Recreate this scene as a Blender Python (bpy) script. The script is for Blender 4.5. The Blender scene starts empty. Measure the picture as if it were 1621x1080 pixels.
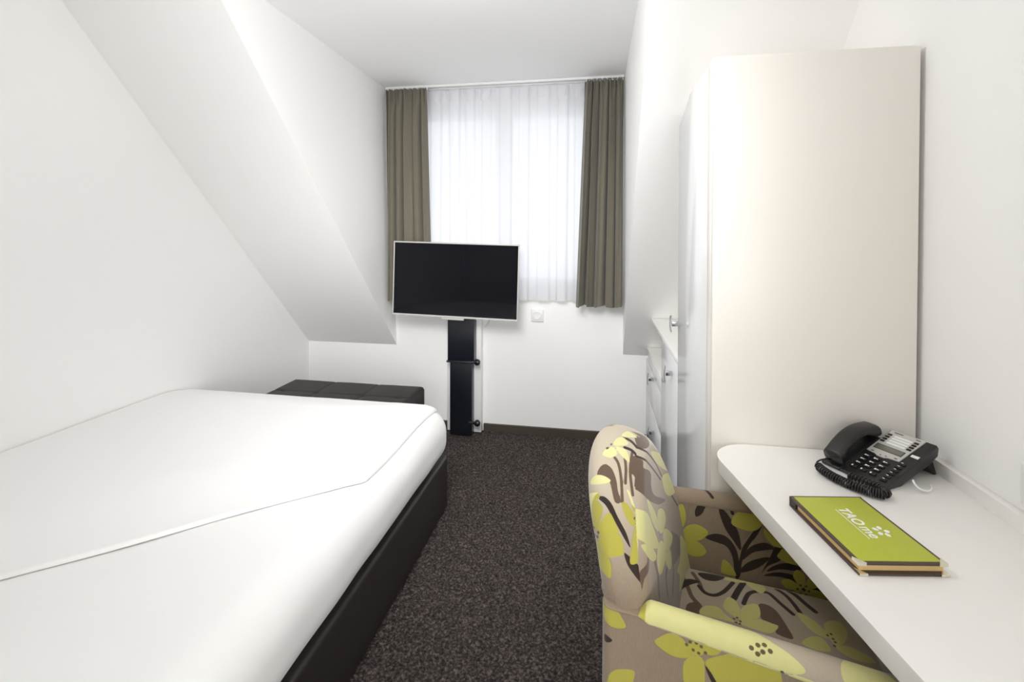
import bpy, bmesh, math, random
import numpy as np
from mathutils import Matrix, Vector, noise

random.seed(7)
SC = bpy.context.scene
COL = SC.collection
PI = math.pi
MATRIX = {}

# ---------------------------------------------------------------- helpers
def srgb(r, g, b):
    def c(v):
        v /= 255.0
        return v / 12.92 if v <= 0.04045 else ((v + 0.055) / 1.055) ** 2.4
    return (c(r), c(g), c(b), 1.0)

def material(name, col, rough=0.6, bump=0.0, bscale=200.0, var=0.0, vscale=40.0, coat=0.0, metal=0.0, spec=0.5, sheen=0.0, ior=1.5):
    m = bpy.data.materials.new(name)
    m.use_nodes = True
    nt = m.node_tree
    p = nt.nodes['Principled BSDF']
    p.inputs['Base Color'].default_value = col
    p.inputs['Roughness'].default_value = rough
    p.inputs['Metallic'].default_value = metal
    p.inputs['Specular IOR Level'].default_value = spec
    p.inputs['IOR'].default_value = ior
    p.inputs['Coat Weight'].default_value = coat
    p.inputs['Coat Roughness'].default_value = 0.03
    p.inputs['Sheen Weight'].default_value = sheen
    tc = nt.nodes.new('ShaderNodeTexCoord')
    if var > 0:
        n = nt.nodes.new('ShaderNodeTexNoise')
        n.inputs['Scale'].default_value = vscale
        n.inputs['Detail'].default_value = 4
        nt.links.new(tc.outputs['Object'], n.inputs['Vector'])
        mx = nt.nodes.new('ShaderNodeMix')
        mx.data_type = 'RGBA'
        mx.inputs['A'].default_value = tuple(c * (1 - var) for c in col[:3]) + (1,)
        mx.inputs['B'].default_value = tuple(min(1, c * (1 + var)) for c in col[:3]) + (1,)
        nt.links.new(n.outputs['Fac'], mx.inputs['Factor'])
        nt.links.new(mx.outputs['Result'], p.inputs['Base Color'])
    if bump > 0:
        n2 = nt.nodes.new('ShaderNodeTexNoise')
        n2.inputs['Scale'].default_value = bscale
        n2.inputs['Detail'].default_value = 3
        nt.links.new(tc.outputs['Object'], n2.inputs['Vector'])
        b = nt.nodes.new('ShaderNodeBump')
        b.inputs['Strength'].default_value = bump
        b.inputs['Distance'].default_value = 0.002
        nt.links.new(n2.outputs['Fac'], b.inputs['Height'])
        nt.links.new(b.outputs['Normal'], p.inputs['Normal'])
    return m

def finish(me, smooth=True, angle=35):
    if smooth:
        me.polygons.foreach_set('use_smooth', [True] * len(me.polygons))
        me.set_sharp_from_angle(angle=math.radians(angle))
    me.update()

def obj(name, bm, m, parent=None, smooth=True, angle=35):
    """links a bmesh (in world coordinates) as ONE mesh object; under a parent it is moved into the parent's frame"""
    me = bpy.data.meshes.new(name)
    if parent is not None:
        bm.transform(MATRIX[parent.name].inverted())
    bm.to_mesh(me)
    bm.free()
    for mm in (m if isinstance(m, (list, tuple)) else [m]):
        me.materials.append(mm)
    finish(me, smooth, angle)
    o = bpy.data.objects.new(name, me)
    COL.objects.link(o)
    if parent is not None:
        o.parent = parent
        MATRIX[o.name] = MATRIX[parent.name]
    else:
        MATRIX[o.name] = Matrix.Identity(4)
    return o

def tag(o, label, cat, group=None, kind=None):
    o['label'] = label
    o['category'] = cat
    if group:
        o['group'] = group
    if kind:
        o['kind'] = kind
    return o

def thing(name, label, cat, loc=(0, 0, 0), rz=0.0, group=None):
    o = bpy.data.objects.new(name, None)
    COL.objects.link(o)
    o.location = loc
    o.rotation_euler = (0, 0, rz)
    o.empty_display_size = 0.05
    MATRIX[o.name] = Matrix.Translation(loc) @ Matrix.Rotation(rz, 4, 'Z')
    return tag(o, label, cat, group)

def struct(name, bm, m, parent=None, smooth=False):
    o = obj(name, bm, m, parent, smooth)
    if parent is None:
        o['kind'] = 'structure'
    return o

def box(x0, x1, y0, y1, z0, z1, bev=0.0, seg=2, bm=None, mat=None):
    b = bm or bmesh.new()
    vs = [b.verts.new((x, y, z)) for x in (x0, x1) for y in (y0, y1) for z in (z0, z1)]
    fs = []
    for q in ((0, 1, 3, 2), (4, 6, 7, 5), (0, 4, 5, 1), (2, 3, 7, 6), (0, 2, 6, 4), (1, 5, 7, 3)):
        fs.append(b.faces.new([vs[i] for i in q]))
    if bev > 0:
        es = list({e for f in fs for e in f.edges})
        bmesh.ops.bevel(b, geom=es, offset=bev, segments=seg, profile=0.5, affect='EDGES')
    if mat is not None:
        bmesh.ops.transform(b, matrix=mat, verts=b.verts if bm is None else [v for v in vs if v.is_valid])
    return b

def tube(pts, r, n=8, bm=None, cap=True, closed=False):
    """tube along pts; r a number or one radius per point"""
    b = bm or bmesh.new()
    pts = [Vector(p) for p in pts]
    N = len(pts)
    rr = r if isinstance(r, (list, tuple)) else [r] * N
    rings = []
    ref = None
    for i, p in enumerate(pts):
        t = (pts[min(i + 1, N - 1)] - pts[max(i - 1, 0)]).normalized()
        if ref is None:
            ref = Vector((0, 0, 1)) if abs(t.z) < 0.9 else Vector((1, 0, 0))
        u = (ref - t * ref.dot(t))
        if u.length < 1e-6:
            u = Vector((1, 0, 0))
        u.normalize()
        ref = u
        w = t.cross(u)
        rings.append([b.verts.new(p + (u * math.cos(2 * PI * k / n) + w * math.sin(2 * PI * k / n)) * rr[i]) for k in range(n)])
    for i in range(N - 1):
        for k in range(n):
            b.faces.new((rings[i][k], rings[i][(k + 1) % n], rings[i + 1][(k + 1) % n], rings[i + 1][k]))
    if cap:
        b.faces.new(rings[0][::-1])
        b.faces.new(rings[-1])
    return b

def lathe(profile, center, axis='Z', n=24, bm=None):
    b = bm or bmesh.new()
    c = Vector(center)
    rings = []
    for (r, h) in profile:
        ring = []
        for k in range(n):
            a = 2 * PI * k / n
            if axis == 'Z':
                v = Vector((r * math.cos(a), r * math.sin(a), h))
            elif axis == 'X':
                v = Vector((h, r * math.cos(a), r * math.sin(a)))
            else:
                v = Vector((r * math.sin(a), h, r * math.cos(a)))
            ring.append(b.verts.new(c + v))
        rings.append(ring)
    for i in range(len(rings) - 1):
        for k in range(n):
            b.faces.new((rings[i][k], rings[i][(k + 1) % n], rings[i + 1][(k + 1) % n], rings[i + 1][k]))
    b.faces.new(rings[0][::-1])
    b.faces.new(rings[-1])
    return b

def prism(poly, z0, z1, bev=0.0, seg=2):
    """a plan polygon (counter-clockwise) raised from z0 to z1"""
    b = bmesh.new()
    lo = [b.verts.new((x, y, z0)) for x, y in poly]
    hi = [b.verts.new((x, y, z1)) for x, y in poly]
    n = len(poly)
    b.faces.new(lo[::-1])
    top = b.faces.new(hi)
    for i in range(n):
        b.faces.new((lo[i], lo[(i + 1) % n], hi[(i + 1) % n], hi[i]))
    if bev > 0:
        es = [e for e in b.edges if abs(e.verts[0].co.z - e.verts[1].co.z) < 1e-6]
        bmesh.ops.bevel(b, geom=es, offset=bev, segments=seg, profile=0.5, affect='EDGES')
    return b

def quad_sheet(quads):
    b = bmesh.new()
    for q in quads:
        b.faces.new([b.verts.new(p) for p in q])
    return b

def slab(poly, direction):
    """a flat polygon given real thickness along direction"""
    b = bmesh.new()
    d = Vector(direction)
    A = [b.verts.new(p) for p in poly]
    B = [b.verts.new(Vector(p) + d) for p in poly]
    n = len(poly)
    b.faces.new(A)
    b.faces.new(B[::-1])
    for i in range(n):
        b.faces.new((A[i], B[i], B[(i + 1) % n], A[(i + 1) % n]))
    bmesh.ops.recalc_face_normals(b, faces=b.faces)
    return b

def np_mesh(name, V, F, m, parent=None, smooth=True, angle=180, attrs=None):
    me = bpy.data.meshes.new(name)
    V = np.asarray(V, dtype=np.float64)
    if parent is not None:
        M = np.array(MATRIX[parent.name].inverted())
        V = V @ M[:3, :3].T + M[:3, 3]
    F = np.asarray(F, dtype=np.int32)
    k = F.shape[1]
    me.vertices.add(len(V))
    me.vertices.foreach_set('co', V.astype(np.float32).ravel())
    me.loops.add(F.size)
    me.loops.foreach_set('vertex_index', F.ravel())
    me.polygons.add(len(F))
    me.polygons.foreach_set('loop_start', np.arange(0, F.size, k, dtype=np.int32))
    me.update(calc_edges=True)
    me.validate()
    me.materials.append(m)
    for an, av in (attrs or {}).items():
        a = me.attributes.new(an, 'FLOAT', 'POINT')
        a.data.foreach_set('value', np.asarray(av, dtype=np.float32))
    me.polygons.foreach_set('use_smooth', np.full(len(me.polygons), smooth))
    if smooth and angle < 179:
        me.set_sharp_from_angle(angle=math.radians(angle))
    me.update()
    o = bpy.data.objects.new(name, me)
    COL.objects.link(o)
    if parent is not None:
        o.parent = parent
        MATRIX[o.name] = MATRIX[parent.name]
    else:
        MATRIX[o.name] = Matrix.Identity(4)
    return o

def grid_faces(nu, nv, off=0, wrap_u=False):
    i = np.arange(nu if wrap_u else nu - 1)
    j = np.arange(nv - 1)
    I, J = np.meshgrid(i, j, indexing='ij')
    I2 = (I + 1) % nu
    a = I * nv + J
    b = I2 * nv + J
    c = I2 * nv + J + 1
    d = I * nv + J + 1
    return np.stack([a, b, c, d], -1).reshape(-1, 4) + off

# ---------------------------------------------------------------- sizes of the place (metres)
XL, XR = -2.033, 0.812          # left and right wall
YB, YR = 3.17, -1.35            # window wall, wall behind the camera
ZC = 2.29                       # flat ceiling
KNEE = 0.548                    # height where the roof slope meets the window wall
TAN = 1.0244                    # roof pitch
XDL, XDR = -1.365, 0.165        # dormer cheeks along the slope
XDLW = -1.407                   # left cheek where it meets the window wall
YT = YB - (ZC - KNEE) / TAN     # where the slope reaches the flat ceiling
FX = 0.308                      # front plane of the built-in cupboards
YW = 1.388                      # near side of the tall wardrobe

def slope_z(y):
    return KNEE + (YB - y) * TAN

# ---------------------------------------------------------------- materials
WALL = material('white_plaster', (0.90, 0.897, 0.89, 1), 0.75, bump=0.05, bscale=120)
CEIL = material('white_ceiling_paint', (0.94, 0.94, 0.938, 1), 0.8)
BASEB = material('taupe_skirting', srgb(72, 66, 57), 0.5)
GLOSSW = material('white_gloss_lacquer', (0.79, 0.80, 0.81, 1), 0.12, spec=0.3, ior=1.3)
CREAM = material('cream_laminate', (0.82, 0.785, 0.735, 1), 0.32)
SEAM = material('dark_joint', srgb(95, 88, 76), 0.8)
DESKW = material('white_desk_laminate', (0.84, 0.825, 0.80, 1), 0.2)
CHROME = material('brushed_chrome', (0.62, 0.63, 0.66, 1), 0.22, metal=1.0)
LINEN = material('white_bed_linen', (0.845, 0.845, 0.84, 1), 0.85, bump=0.12, bscale=14, sheen=0.1)
LEATHER = material('dark_brown_leather', srgb(44, 38, 39), 0.42, bump=0.25, bscale=260, var=0.1)
OTTO = material('dark_brown_ottoman_leather', srgb(45, 40, 40), 0.55, bump=0.2, bscale=260, var=0.08)
PLASTIC = material('black_plastic', srgb(23, 22, 23), 0.38, bump=0.05, bscale=900)
BLACKKEY = material('black_rubber_key', srgb(18, 18, 19), 0.5)
SILVER = material('silver_plastic', srgb(190, 188, 184), 0.35)
WHITEP = material('white_plastic', (0.82, 0.82, 0.82, 1), 0.35)
LCD = material('grey_liquid_crystal', srgb(112, 112, 102), 0.25)
PRINT = material('white_print', (0.85, 0.85, 0.83, 1), 0.5)
POLE = material('black_metal_column', srgb(22, 24, 32), 0.3)
SCREEN = material('black_glass_screen', (0.004, 0.004, 0.007, 1), 0.05, spec=0.22)
GREEN = material('lime_green_cover', srgb(176, 184, 52), 0.42, var=0.03)
BROWN = material('brown_leatherette', srgb(78, 62, 52), 0.5)
PAPER = material('cream_pages', srgb(222, 190, 130), 0.7)
BRASS = material('pale_brass_corner', (0.80, 0.76, 0.62, 1), 0.25, metal=0.9)
LEGWOOD = material('dark_wood', srgb(52, 38, 30), 0.4, var=0.2)
WINFRAME = material('white_window_frame', (0.80, 0.81, 0.83, 1), 0.3)

def curtain_material():
    m = material('grey_green_curtain_cloth', srgb(112, 107, 93), 0.9, bump=0.4, bscale=500, var=0.14, vscale=300, sheen=0.2)
    nt = m.node_tree
    p = nt.nodes['Principled BSDF']
    # woven threads: fine vertical and horizontal lines
    tc = nt.nodes.new('ShaderNodeTexCoord')
    w = nt.nodes.new('ShaderNodeTexWave')
    w.bands_direction = 'Z'
    w.inputs['Scale'].default_value = 220
    w.inputs['Distortion'].default_value = 3
    nt.links.new(tc.outputs['Object'], w.inputs['Vector'])
    mx = nt.nodes.new('ShaderNodeMix')
    mx.data_type = 'RGBA'
    mx.blend_type = 'MULTIPLY'
    mx.inputs['Factor'].default_value = 0.16
    src = p.inputs['Base Color'].links[0].from_socket
    nt.links.new(src, mx.inputs['A'])
    nt.links.new(w.outputs['Color'], mx.inputs['B'])
    nt.links.new(mx.outputs['Result'], p.inputs['Base Color'])
    return m
DRAPE = curtain_material()

def sheer_material():
    m = bpy.data.materials.new('white_sheer_voile')
    m.use_nodes = True
    nt = m.node_tree
    for n in list(nt.nodes):
        nt.nodes.remove(n)
    out = nt.nodes.new('ShaderNodeOutputMaterial')
    tr = nt.nodes.new('ShaderNodeBsdfTransparent')
    tl = nt.nodes.new('ShaderNodeBsdfTranslucent')
    df = nt.nodes.new('ShaderNodeBsdfDiffuse')
    tl.inputs['Color'].default_value = (0.9, 0.9, 0.92, 1)
    df.inputs['Color'].default_value = (0.88, 0.88, 0.9, 1)
    m1 = nt.nodes.new('ShaderNodeMixShader')
    m1.inputs['Fac'].default_value = 0.5
    nt.links.new(tl.outputs[0], m1.inputs[1])
    nt.links.new(df.outputs[0], m1.inputs[2])
    m2 = nt.nodes.new('ShaderNodeMixShader')
    m2.inputs['Fac'].default_value = 0.87
    nt.links.new(tr.outputs[0], m2.inputs[1])
    nt.links.new(m1.outputs[0], m2.inputs[2])
    nt.links.new(m2.outputs[0], out.inputs['Surface'])
    return m
SHEER = sheer_material()

def glass_material():
    m = bpy.data.materials.new('window_glass')
    m.use_nodes = True
    nt = m.node_tree
    for n in list(nt.nodes):
        nt.nodes.remove(n)
    out = nt.nodes.new('ShaderNodeOutputMaterial')
    tr = nt.nodes.new('ShaderNodeBsdfTransparent')
    gl = nt.nodes.new('ShaderNodeBsdfGlossy')
    gl.inputs['Roughness'].default_value = 0.08
    mx = nt.nodes.new('ShaderNodeMixShader')
    mx.inputs['Fac'].default_value = 0.02
    nt.links.new(tr.outputs[0], mx.inputs[1])
    nt.links.new(gl.outputs[0], mx.inputs[2])
    nt.links.new(mx.outputs[0], out.inputs['Surface'])
    return m
GLASS = glass_material()

def carpet_material():
    m = material('dark_brown_carpet', srgb(74, 67, 65), 0.95, bump=0.6, bscale=600)
    nt = m.node_tree
    p = nt.nodes['Principled BSDF']
    p.inputs['Specular IOR Level'].default_value = 0.1
    tc = nt.nodes.new('ShaderNodeTexCoord')
    n = nt.nodes.new('ShaderNodeTexNoise')
    n.inputs['Scale'].default_value = 115
    n.inputs['Detail'].default_value = 3
    n.inputs['Roughness'].default_value = 0.7
    nt.links.new(tc.outputs['Object'], n.inputs['Vector'])
    r = nt.nodes.new('ShaderNodeValToRGB')
    r.color_ramp.elements[0].position = 0.32
    r.color_ramp.elements[0].color = srgb(31, 28, 29)
    r.color_ramp.elements[1].position = 0.70
    r.color_ramp.elements[1].color = srgb(112, 102, 97)
    e = r.color_ramp.elements.new(0.5)
    e.color = srgb(63, 57, 55)
    nt.links.new(n.outputs['Fac'], r.inputs['Fac'])
    nt.links.new(r.outputs['Color'], p.inputs['Base Color'])
    return m
CARPET = carpet_material()

# ---------------------------------------------------------------- the room
# floor: a coarse sheet and, where the pile can be seen, tufts modelled in the same mesh
def carpet_height(X, Y):
    rng = np.random.default_rng(3)
    def lattice(cell, seed):
        r = np.random.default_rng(seed)
        G = r.random((600, 900))
        u = (X - X.min()) / cell
        v = (Y - Y.min()) / cell
        i = np.floor(u).astype(int) % 590
        j = np.floor(v).astype(int) % 890
        fu = u - np.floor(u)
        fv = v - np.floor(v)
        fu = fu * fu * (3 - 2 * fu)
        fv = fv * fv * (3 - 2 * fv)
        return (G[i, j] * (1 - fu) * (1 - fv) + G[i + 1, j] * fu * (1 - fv) + G[i, j + 1] * (1 - fu) * fv + G[i + 1, j + 1] * fu * fv)
    return 0.009 * lattice(0.0125, 1) + 0.004 * lattice(0.006, 2) + 0.003 * lattice(0.05, 5)

gx = np.arange(-0.86, 0.42, 0.0034)
gy = np.arange(0.55, YB, 0.0034)
GX, GY = np.meshgrid(gx, gy, indexing='ij')
GZ = carpet_height(GX, GY) - 0.0135
V1 = np.stack([GX, GY, GZ], -1).reshape(-1, 3)
F1 = grid_faces(len(gx), len(gy))
V2 = np.array([(XL - .1, YR - .1, -.02), (XR + .1, YR - .1, -.02), (XR + .1, YB + .1, -.02), (XL - .1, YB + .1, -.02)])
F2 = np.array([[0, 1, 2, 3]]) + len(V1)
V3, F3 = [], []
for (x0, x1, y0, y1) in ((XL - .1, -0.86, YR - .1, YB + .1), (gx[-1], XR + .1, YR - .1, YB + .1), (-0.86, gx[-1], YR - .1, 0.55)):
    k = len(V1) + 4 + len(V3)
    V3 += [(x0, y0, -.006), (x1, y0, -.006), (x1, y1, -.006), (x0, y1, -.006)]
    F3.append([k, k + 1, k + 2, k + 3])
o = np_mesh('floor', np.vstack([V1, V2, np.array(V3)]), np.vstack([F1, F2, np.array(F3)]), CARPET, smooth=True)
o['kind'] = 'structure'
o['label'] = 'dark brown deep pile carpet floor'
o['category'] = 'floor'

def room_part(name, bm, m, label, cat):
    o = struct(name, bm, m)
    o['label'] = label
    o['category'] = cat
    return o

room_part('wall_left', box(XL - .15, XL, YR, YB + .15, -.02, ZC + .1), WALL, 'plain white wall along the bed', 'wall')
room_part('wall_right', box(XR, XR + .15, YR, YB + .15, -.02, ZC + .1), WALL, 'plain white wall behind the desk', 'wall')
room_part('wall_rear', box(XL, XR, YR - .15, YR, -.02, ZC + .1), WALL, 'plain white wall opposite the window', 'wall')
room_part('ceiling', box(XL, XR, YR, YB + .15, ZC, ZC + .15), CEIL, 'flat white ceiling running into the dormer', 'ceiling')
# window wall with its opening
WX0, WX1, WZ0, WZ1 = -1.37, 0.13, 0.915, 2.20
b = bmesh.new()
for q in ((XL, WX0, -.02, ZC), (WX1, XR, -.02, ZC), (WX0, WX1, -.02, WZ0), (WX0, WX1, WZ1, ZC)):
    box(q[0], q[1], YB, YB + .15, q[2], q[3], bm=b)
room_part('wall_back', b, WALL, 'white wall with the window and low knee wall', 'wall')
# roof slopes left and right of the dormer: one surface each, with the thickness of the roof above it
t = 0.10
b = slab([(XL, YB, KNEE), (XDL, YB, KNEE), (XDL, YT, ZC), (XL, YT, ZC)], (-.04, .0, 0.3 * t))
room_part('ceiling_slope', b, WALL, 'white sloping ceiling between the bed wall and the dormer', 'ceiling')
b = slab([(XDR, YB, KNEE), (XR, YB, KNEE), (XR, YT, ZC), (XDR, YT, ZC)], (.04, .0, 0.3 * t))
room_part('ceiling_slope', b, WALL, 'white sloping ceiling above the built-in cupboards', 'ceiling')
# dormer cheeks
b = slab([(XDL, YB, KNEE), (XDL, YT, ZC), (XDLW, YB, ZC)], (-.04, .03, .03))
room_part('wall_dormer_left', b, WALL, 'white triangular dormer cheek left of the window', 'wall')
b = slab([(XDR, YB, KNEE), (XDR, YT, ZC), (XDR - .004, YB, ZC)], (.04, .03, .03))
room_part('wall_dormer_right', b, WALL, 'white triangular dormer cheek right of the window', 'wall')
b = box(-0.745, FX, YB - .014, YB, -.012, .047, .003)
box(XL, -0.992, YB - .014, YB, -.012, .047, .003, bm=b)
room_part('baseboard_back', b, BASEB, 'taupe skirting board along the window wall', 'baseboard')

# window: frame, two casements, panes
wn = bpy.data.objects.new('window_1', None)
COL.objects.link(wn)
wn.location = ((WX0 + WX1) / 2, YB + .07, WZ0)
wn['kind'] = 'structure'
wn['label'] = 'white two-casement dormer window behind the sheer curtain'
wn['category'] = 'window'
MATRIX[wn.name] = Matrix.Translation(wn.location)
fy0, fy1 = YB + .05, YB + .11
b = bmesh.new()
box(WX0, WX0 + .05, fy0, fy1, WZ0, WZ1, .004, bm=b)
box(WX1 - .05, WX1, fy0, fy1, WZ0, WZ1, .004, bm=b)
box(WX0 + .05, WX1 - .05, fy0, fy1, WZ0, WZ0 + .05, .004, bm=b)
box(WX0 + .05, WX1 - .05, fy0, fy1, WZ1 - .05, WZ1, .004, bm=b)
obj('window_frame', b, WINFRAME, wn)
mid = (WX0 + WX1) / 2
for (x0, x1) in ((WX0 + .052, mid - .001), (mid + .001, WX1 - .052)):
    b = bmesh.new()
    z0, z1 = WZ0 + .052, WZ1 - .052
    w = .055
    box(x0, x0 + w, fy0 - .012, fy1 - .015, z0, z1, .004, bm=b)
    box(x1 - w, x1, fy0 - .012, fy1 - .015, z0, z1, .004, bm=b)
    box(x0 + w, x1 - w, fy0 - .012, fy1 - .015, z0, z0 + w, .004, bm=b)
    box(x0 + w, x1 - w, fy0 - .012, fy1 - .015, z1 - w, z1, .004, bm=b)
    cs = obj('casement', b, WINFRAME, wn)
    obj('pane', box(x0 + w, x1 - w, fy0 + .02, fy0 + .026, z0 + w, z1 - w), GLASS, cs)
obj('window_sill', box(WX0 + .002, WX1 - .002, YB - .01, fy0, WZ0 - .0, WZ0 + .02, .004), WINFRAME, wn)
# ---------------------------------------------------------------- curtains
def folded_cloth(x0, x1, x0b, x1b, y, z0, z1, nf, amp, seed, top_gather=0.35, nu=220, nv=70, hem=0.0, sharp=1.0, irr=.5, lobes=False):
    """a hanging panel: folds deepen from the tape to the hem; the panel may widen downward"""
    r = random.Random(seed)
    ph = [r.uniform(-irr, irr) for _ in range(nf + 3)]
    am = [r.uniform(1 - .6 * irr, 1 + .5 * irr) for _ in range(nf + 3)]
    dr = [r.uniform(-irr, irr) for _ in range(nf + 3)]
    U = np.linspace(0, 1, nu)
    T = np.linspace(0, 1, nv)          # 0 top, 1 bottom
    k = U * nf
    i = np.floor(k).astype(int)
    fr = k - i
    A = np.array([am[j] for j in i]) * (1 - fr) + np.array([am[j + 1] for j in i]) * fr
    P = np.array([ph[j] for j in i]) * (1 - fr) + np.array([ph[j + 1] for j in i]) * fr
    fs = fr * fr * (3 - 2 * fr)
    Dr = np.array([dr[j] for j in i]) * (1 - fs) + np.array([dr[j + 1] for j in i]) * fs
    V = np.zeros((nu, nv, 3))
    for j, t in enumerate(T):
        g = top_gather + (1 - top_gather) * min(1, (t / 0.22)) ** 0.8
        # fine pinch pleats right under the tape
        wv = np.sin(2 * PI * (k + 0.25 * P + 0.16 * Dr * t)) + irr * .28 * np.sin(2 * PI * (2.3 * k + Dr) + 2 * t)
        wv = np.sign(wv) * np.abs(wv) ** sharp
        if lobes:                      # rounded folds towards the room with tight creases between them
            kk = k + 0.30 * P + 0.22 * Dr * t
            wv = 1 - 2 * np.abs(np.sin(PI * kk)) ** (0.55 + 0.15 * t) + 0.16 * np.sin(2 * PI * (2.3 * k + Dr) + 2 * t)
        yy = y + amp * g * A * wv
        pin = np.sin(2 * PI * k * 2 + 5 * P) * amp * 0.35 * max(0, 1 - t / 0.10)
        sway = 0.006 * np.sin(3 * t + 6 * U)
        xx = (x0 + (x0b - x0) * t) * (1 - U) + (x1 + (x1b - x1) * t) * U
        xx = xx + amp * 0.35 * g * np.cos(2 * PI * (k + 0.25 * P)) * A * (U * (1 - U) * 4).clip(0, 1)
        zz = z1 + (z0 - z1) * t + (hem * np.sin(2 * PI * k * 0.5 + seed)) * t
        V[:, j, 0] = xx
        V[:, j, 1] = yy + pin + sway * t
        V[:, j, 2] = zz
    return V

def thick_cloth(name, V, th, m, parent=None):
    nu, nv, _ = V.shape
    du = np.gradient(V, axis=0)
    dv = np.gradient(V, axis=1)
    n = np.cross(du, dv)
    n /= np.linalg.norm(n, axis=-1, keepdims=True) + 1e-12
    A = (V + n * th / 2).reshape(-1, 3)
    B = (V - n * th / 2).reshape(-1, 3)
    FA = grid_faces(nu, nv)
    FB = grid_faces(nu, nv, nu * nv)[:, ::-1]
    rim = []
    N = nu * nv
    idx = lambda i, j: i * nv + j
    edge = [idx(i, 0) for i in range(nu)] + [idx(nu - 1, j) for j in range(1, nv)] + [idx(i, nv - 1) for i in range(nu - 2, -1, -1)] + [idx(0, j) for j in range(nv - 2, 0, -1)]
    for a, c in zip(edge, edge[1:] + edge[:1]):
        rim.append((a, c, c + N, a + N))
    return np_mesh(name, np.vstack([A, B]), np.vstack([FA, FB, np.array(rim)]), m, parent, smooth=True, angle=60)

ZT = 2.262
# ceiling rail
rl = thing('curtain_rail', 'slim white curtain rail on the dormer ceiling above the window', 'curtain rail', (-.62, 3.08, ZC - .02))
b = box(-1.392, .158, 3.045, 3.066, ZC - .016, ZC - .001, .002)
box(-1.392, .158, 3.100, 3.121, ZC - .016, ZC - .001, .002, bm=b)
obj('track', b, WHITEP, rl)

cu = thing('curtain', 'grey-green woven curtain gathered left of the window behind the television', 'curtain', (-1.24, 3.055, .875), group=None)
Vc = folded_cloth(-1.376, -1.100, -1.372, -1.072, 3.036, .878, ZT, 5, .041, 4, hem=.006, irr=.8, lobes=True, top_gather=.5)
cl = thick_cloth('cloth', Vc, .003, DRAPE, cu)
for i in range(9):
    x = -1.37 + i * .033
    obj('glider', box(x, x + .005, 3.040, 3.060, ZT - .004, ZC - .014, .001), WHITEP, cu)

cu = thing('curtain', 'grey-green woven curtain gathered right of the window beside the cupboards', 'curtain', (.02, 3.055, .870))
Vc = folded_cloth(-.078, .152, -.128, .150, 3.036, .870, ZT - .006, 5, .041, 11, hem=.006, irr=.8, lobes=True, top_gather=.5)
thick_cloth('cloth', Vc, .003, DRAPE, cu)
for i in range(8):
    x = -.07 + i * .031
    obj('glider', box(x, x + .005, 3.040, 3.060, ZT - .010, ZC - .014, .001), WHITEP, cu)

cu = thing('sheer_curtain', 'white sheer pleated curtain hanging across the whole window', 'curtain', (-.62, 3.115, .885))
Vc = folded_cloth(-1.385, .150, -1.385, .150, 3.110, .888, ZT + .002, 13, .015, 21, top_gather=.6, nu=460, nv=60, sharp=.4, irr=.6)
np_mesh('cloth', Vc.reshape(-1, 3), grid_faces(460, 60), SHEER, cu)
Vt = folded_cloth(-1.385, .150, -1.385, .150, 3.1065, ZT - .075, ZT + .004, 13, .015, 21, top_gather=.6, nu=460, nv=8, sharp=.4, irr=.6)
np_mesh('heading_tape', Vt.reshape(-1, 3), grid_faces(460, 8), SHEER, cu)

# ---------------------------------------------------------------- bed
BX, BY = -0.705, 2.243       # right face and foot end of the base
MT = 0.506                   # top of the mattress
MR = 0.11
MX, MY = -0.681, 2.232
bed = thing('bed', 'low bed with dark brown leather base and white mattress along the left wall', 'bed', (-1.37, 1.15, 0))
b = box(XL + .012, BX, .10, BY, 0.0, .251, .014, 4)
obj('bed_base', b, LEATHER, bed)

def mattress_top(x, y):
    dx = np.maximum(0, x - (MX - MR))
    dy = np.maximum(0, y - (MY - MR))
    d = np.minimum(np.hypot(dx, dy), MR)
    return MT - MR + np.sqrt(np.maximum(0, MR * MR - d * d)) 

def soft_block(x0, x1, y0, y1, z0, z1, r, step, wr=0.0):
    """rounded block as one closed quad mesh: cube faces subdivided, then wrapped to the rounded shape"""
    b = bmesh.new()
    nx = max(2, int((x1 - x0) / step)); ny = max(2, int((y1 - y0) / step)); nz = max(8, int((z1 - z0) / step))
    def coords(a0, a1, n):
        m = 8
        e = [a0 + r * (1 - math.cos(k / m * PI / 2)) * 0 + r * k / m for k in range(m)]
        mid = [a0 + r + (a1 - a0 - 2 * r) * k / n for k in range(n + 1)]
        return e + mid + [a1 - r + r * k / m for k in range(1, m + 1)]
    X, Y, Z = coords(x0, x1, nx), coords(y0, y1, ny), coords(z0, z1, max(2, nz // 3))
    cache = {}
    def vert(x, y, z):
        key = (round(x, 6), round(y, 6), round(z, 6))
        if key not in cache:
            c = Vector((min(max(x, x0 + r), x1 - r), min(max(y, y0 + r), y1 - r), min(max(z, z0 + r), z1 - r)))
            d = Vector((x, y, z)) - c
            if d.length > 1e-9:
                m = max(abs(d.x), abs(d.y), abs(d.z))
                d = d.normalized() * m
            p = c + d
            if wr:
                p += Vector((noise.noise(p * 7), noise.noise(p * 7 + Vector((9, 0, 0))), noise.noise(p * 6 + Vector((0, 9, 0))))) * wr
            cache[key] = b.verts.new(p)
        return cache[key]
    def face(A, B, f):
        for i in range(len(A) - 1):
            for j in range(len(B) - 1):
                b.faces.new([f(A[i], B[j]), f(A[i + 1], B[j]), f(A[i + 1], B[j + 1]), f(A[i], B[j + 1])])
    face(X, Y, lambda a, c: vert(a, c, z1)); face(Y, X, lambda a, c: vert(c, a, z0))
    face(Y, Z, lambda a, c: vert(x1, a, c)); face(Z, Y, lambda a, c: vert(x0, c, a))
    face(Z, X, lambda a, c: vert(c, y0, a)); face(X, Z, lambda a, c: vert(a, y1, c))
    bmesh.ops.recalc_face_normals(b, faces=b.faces)
    return b

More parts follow.
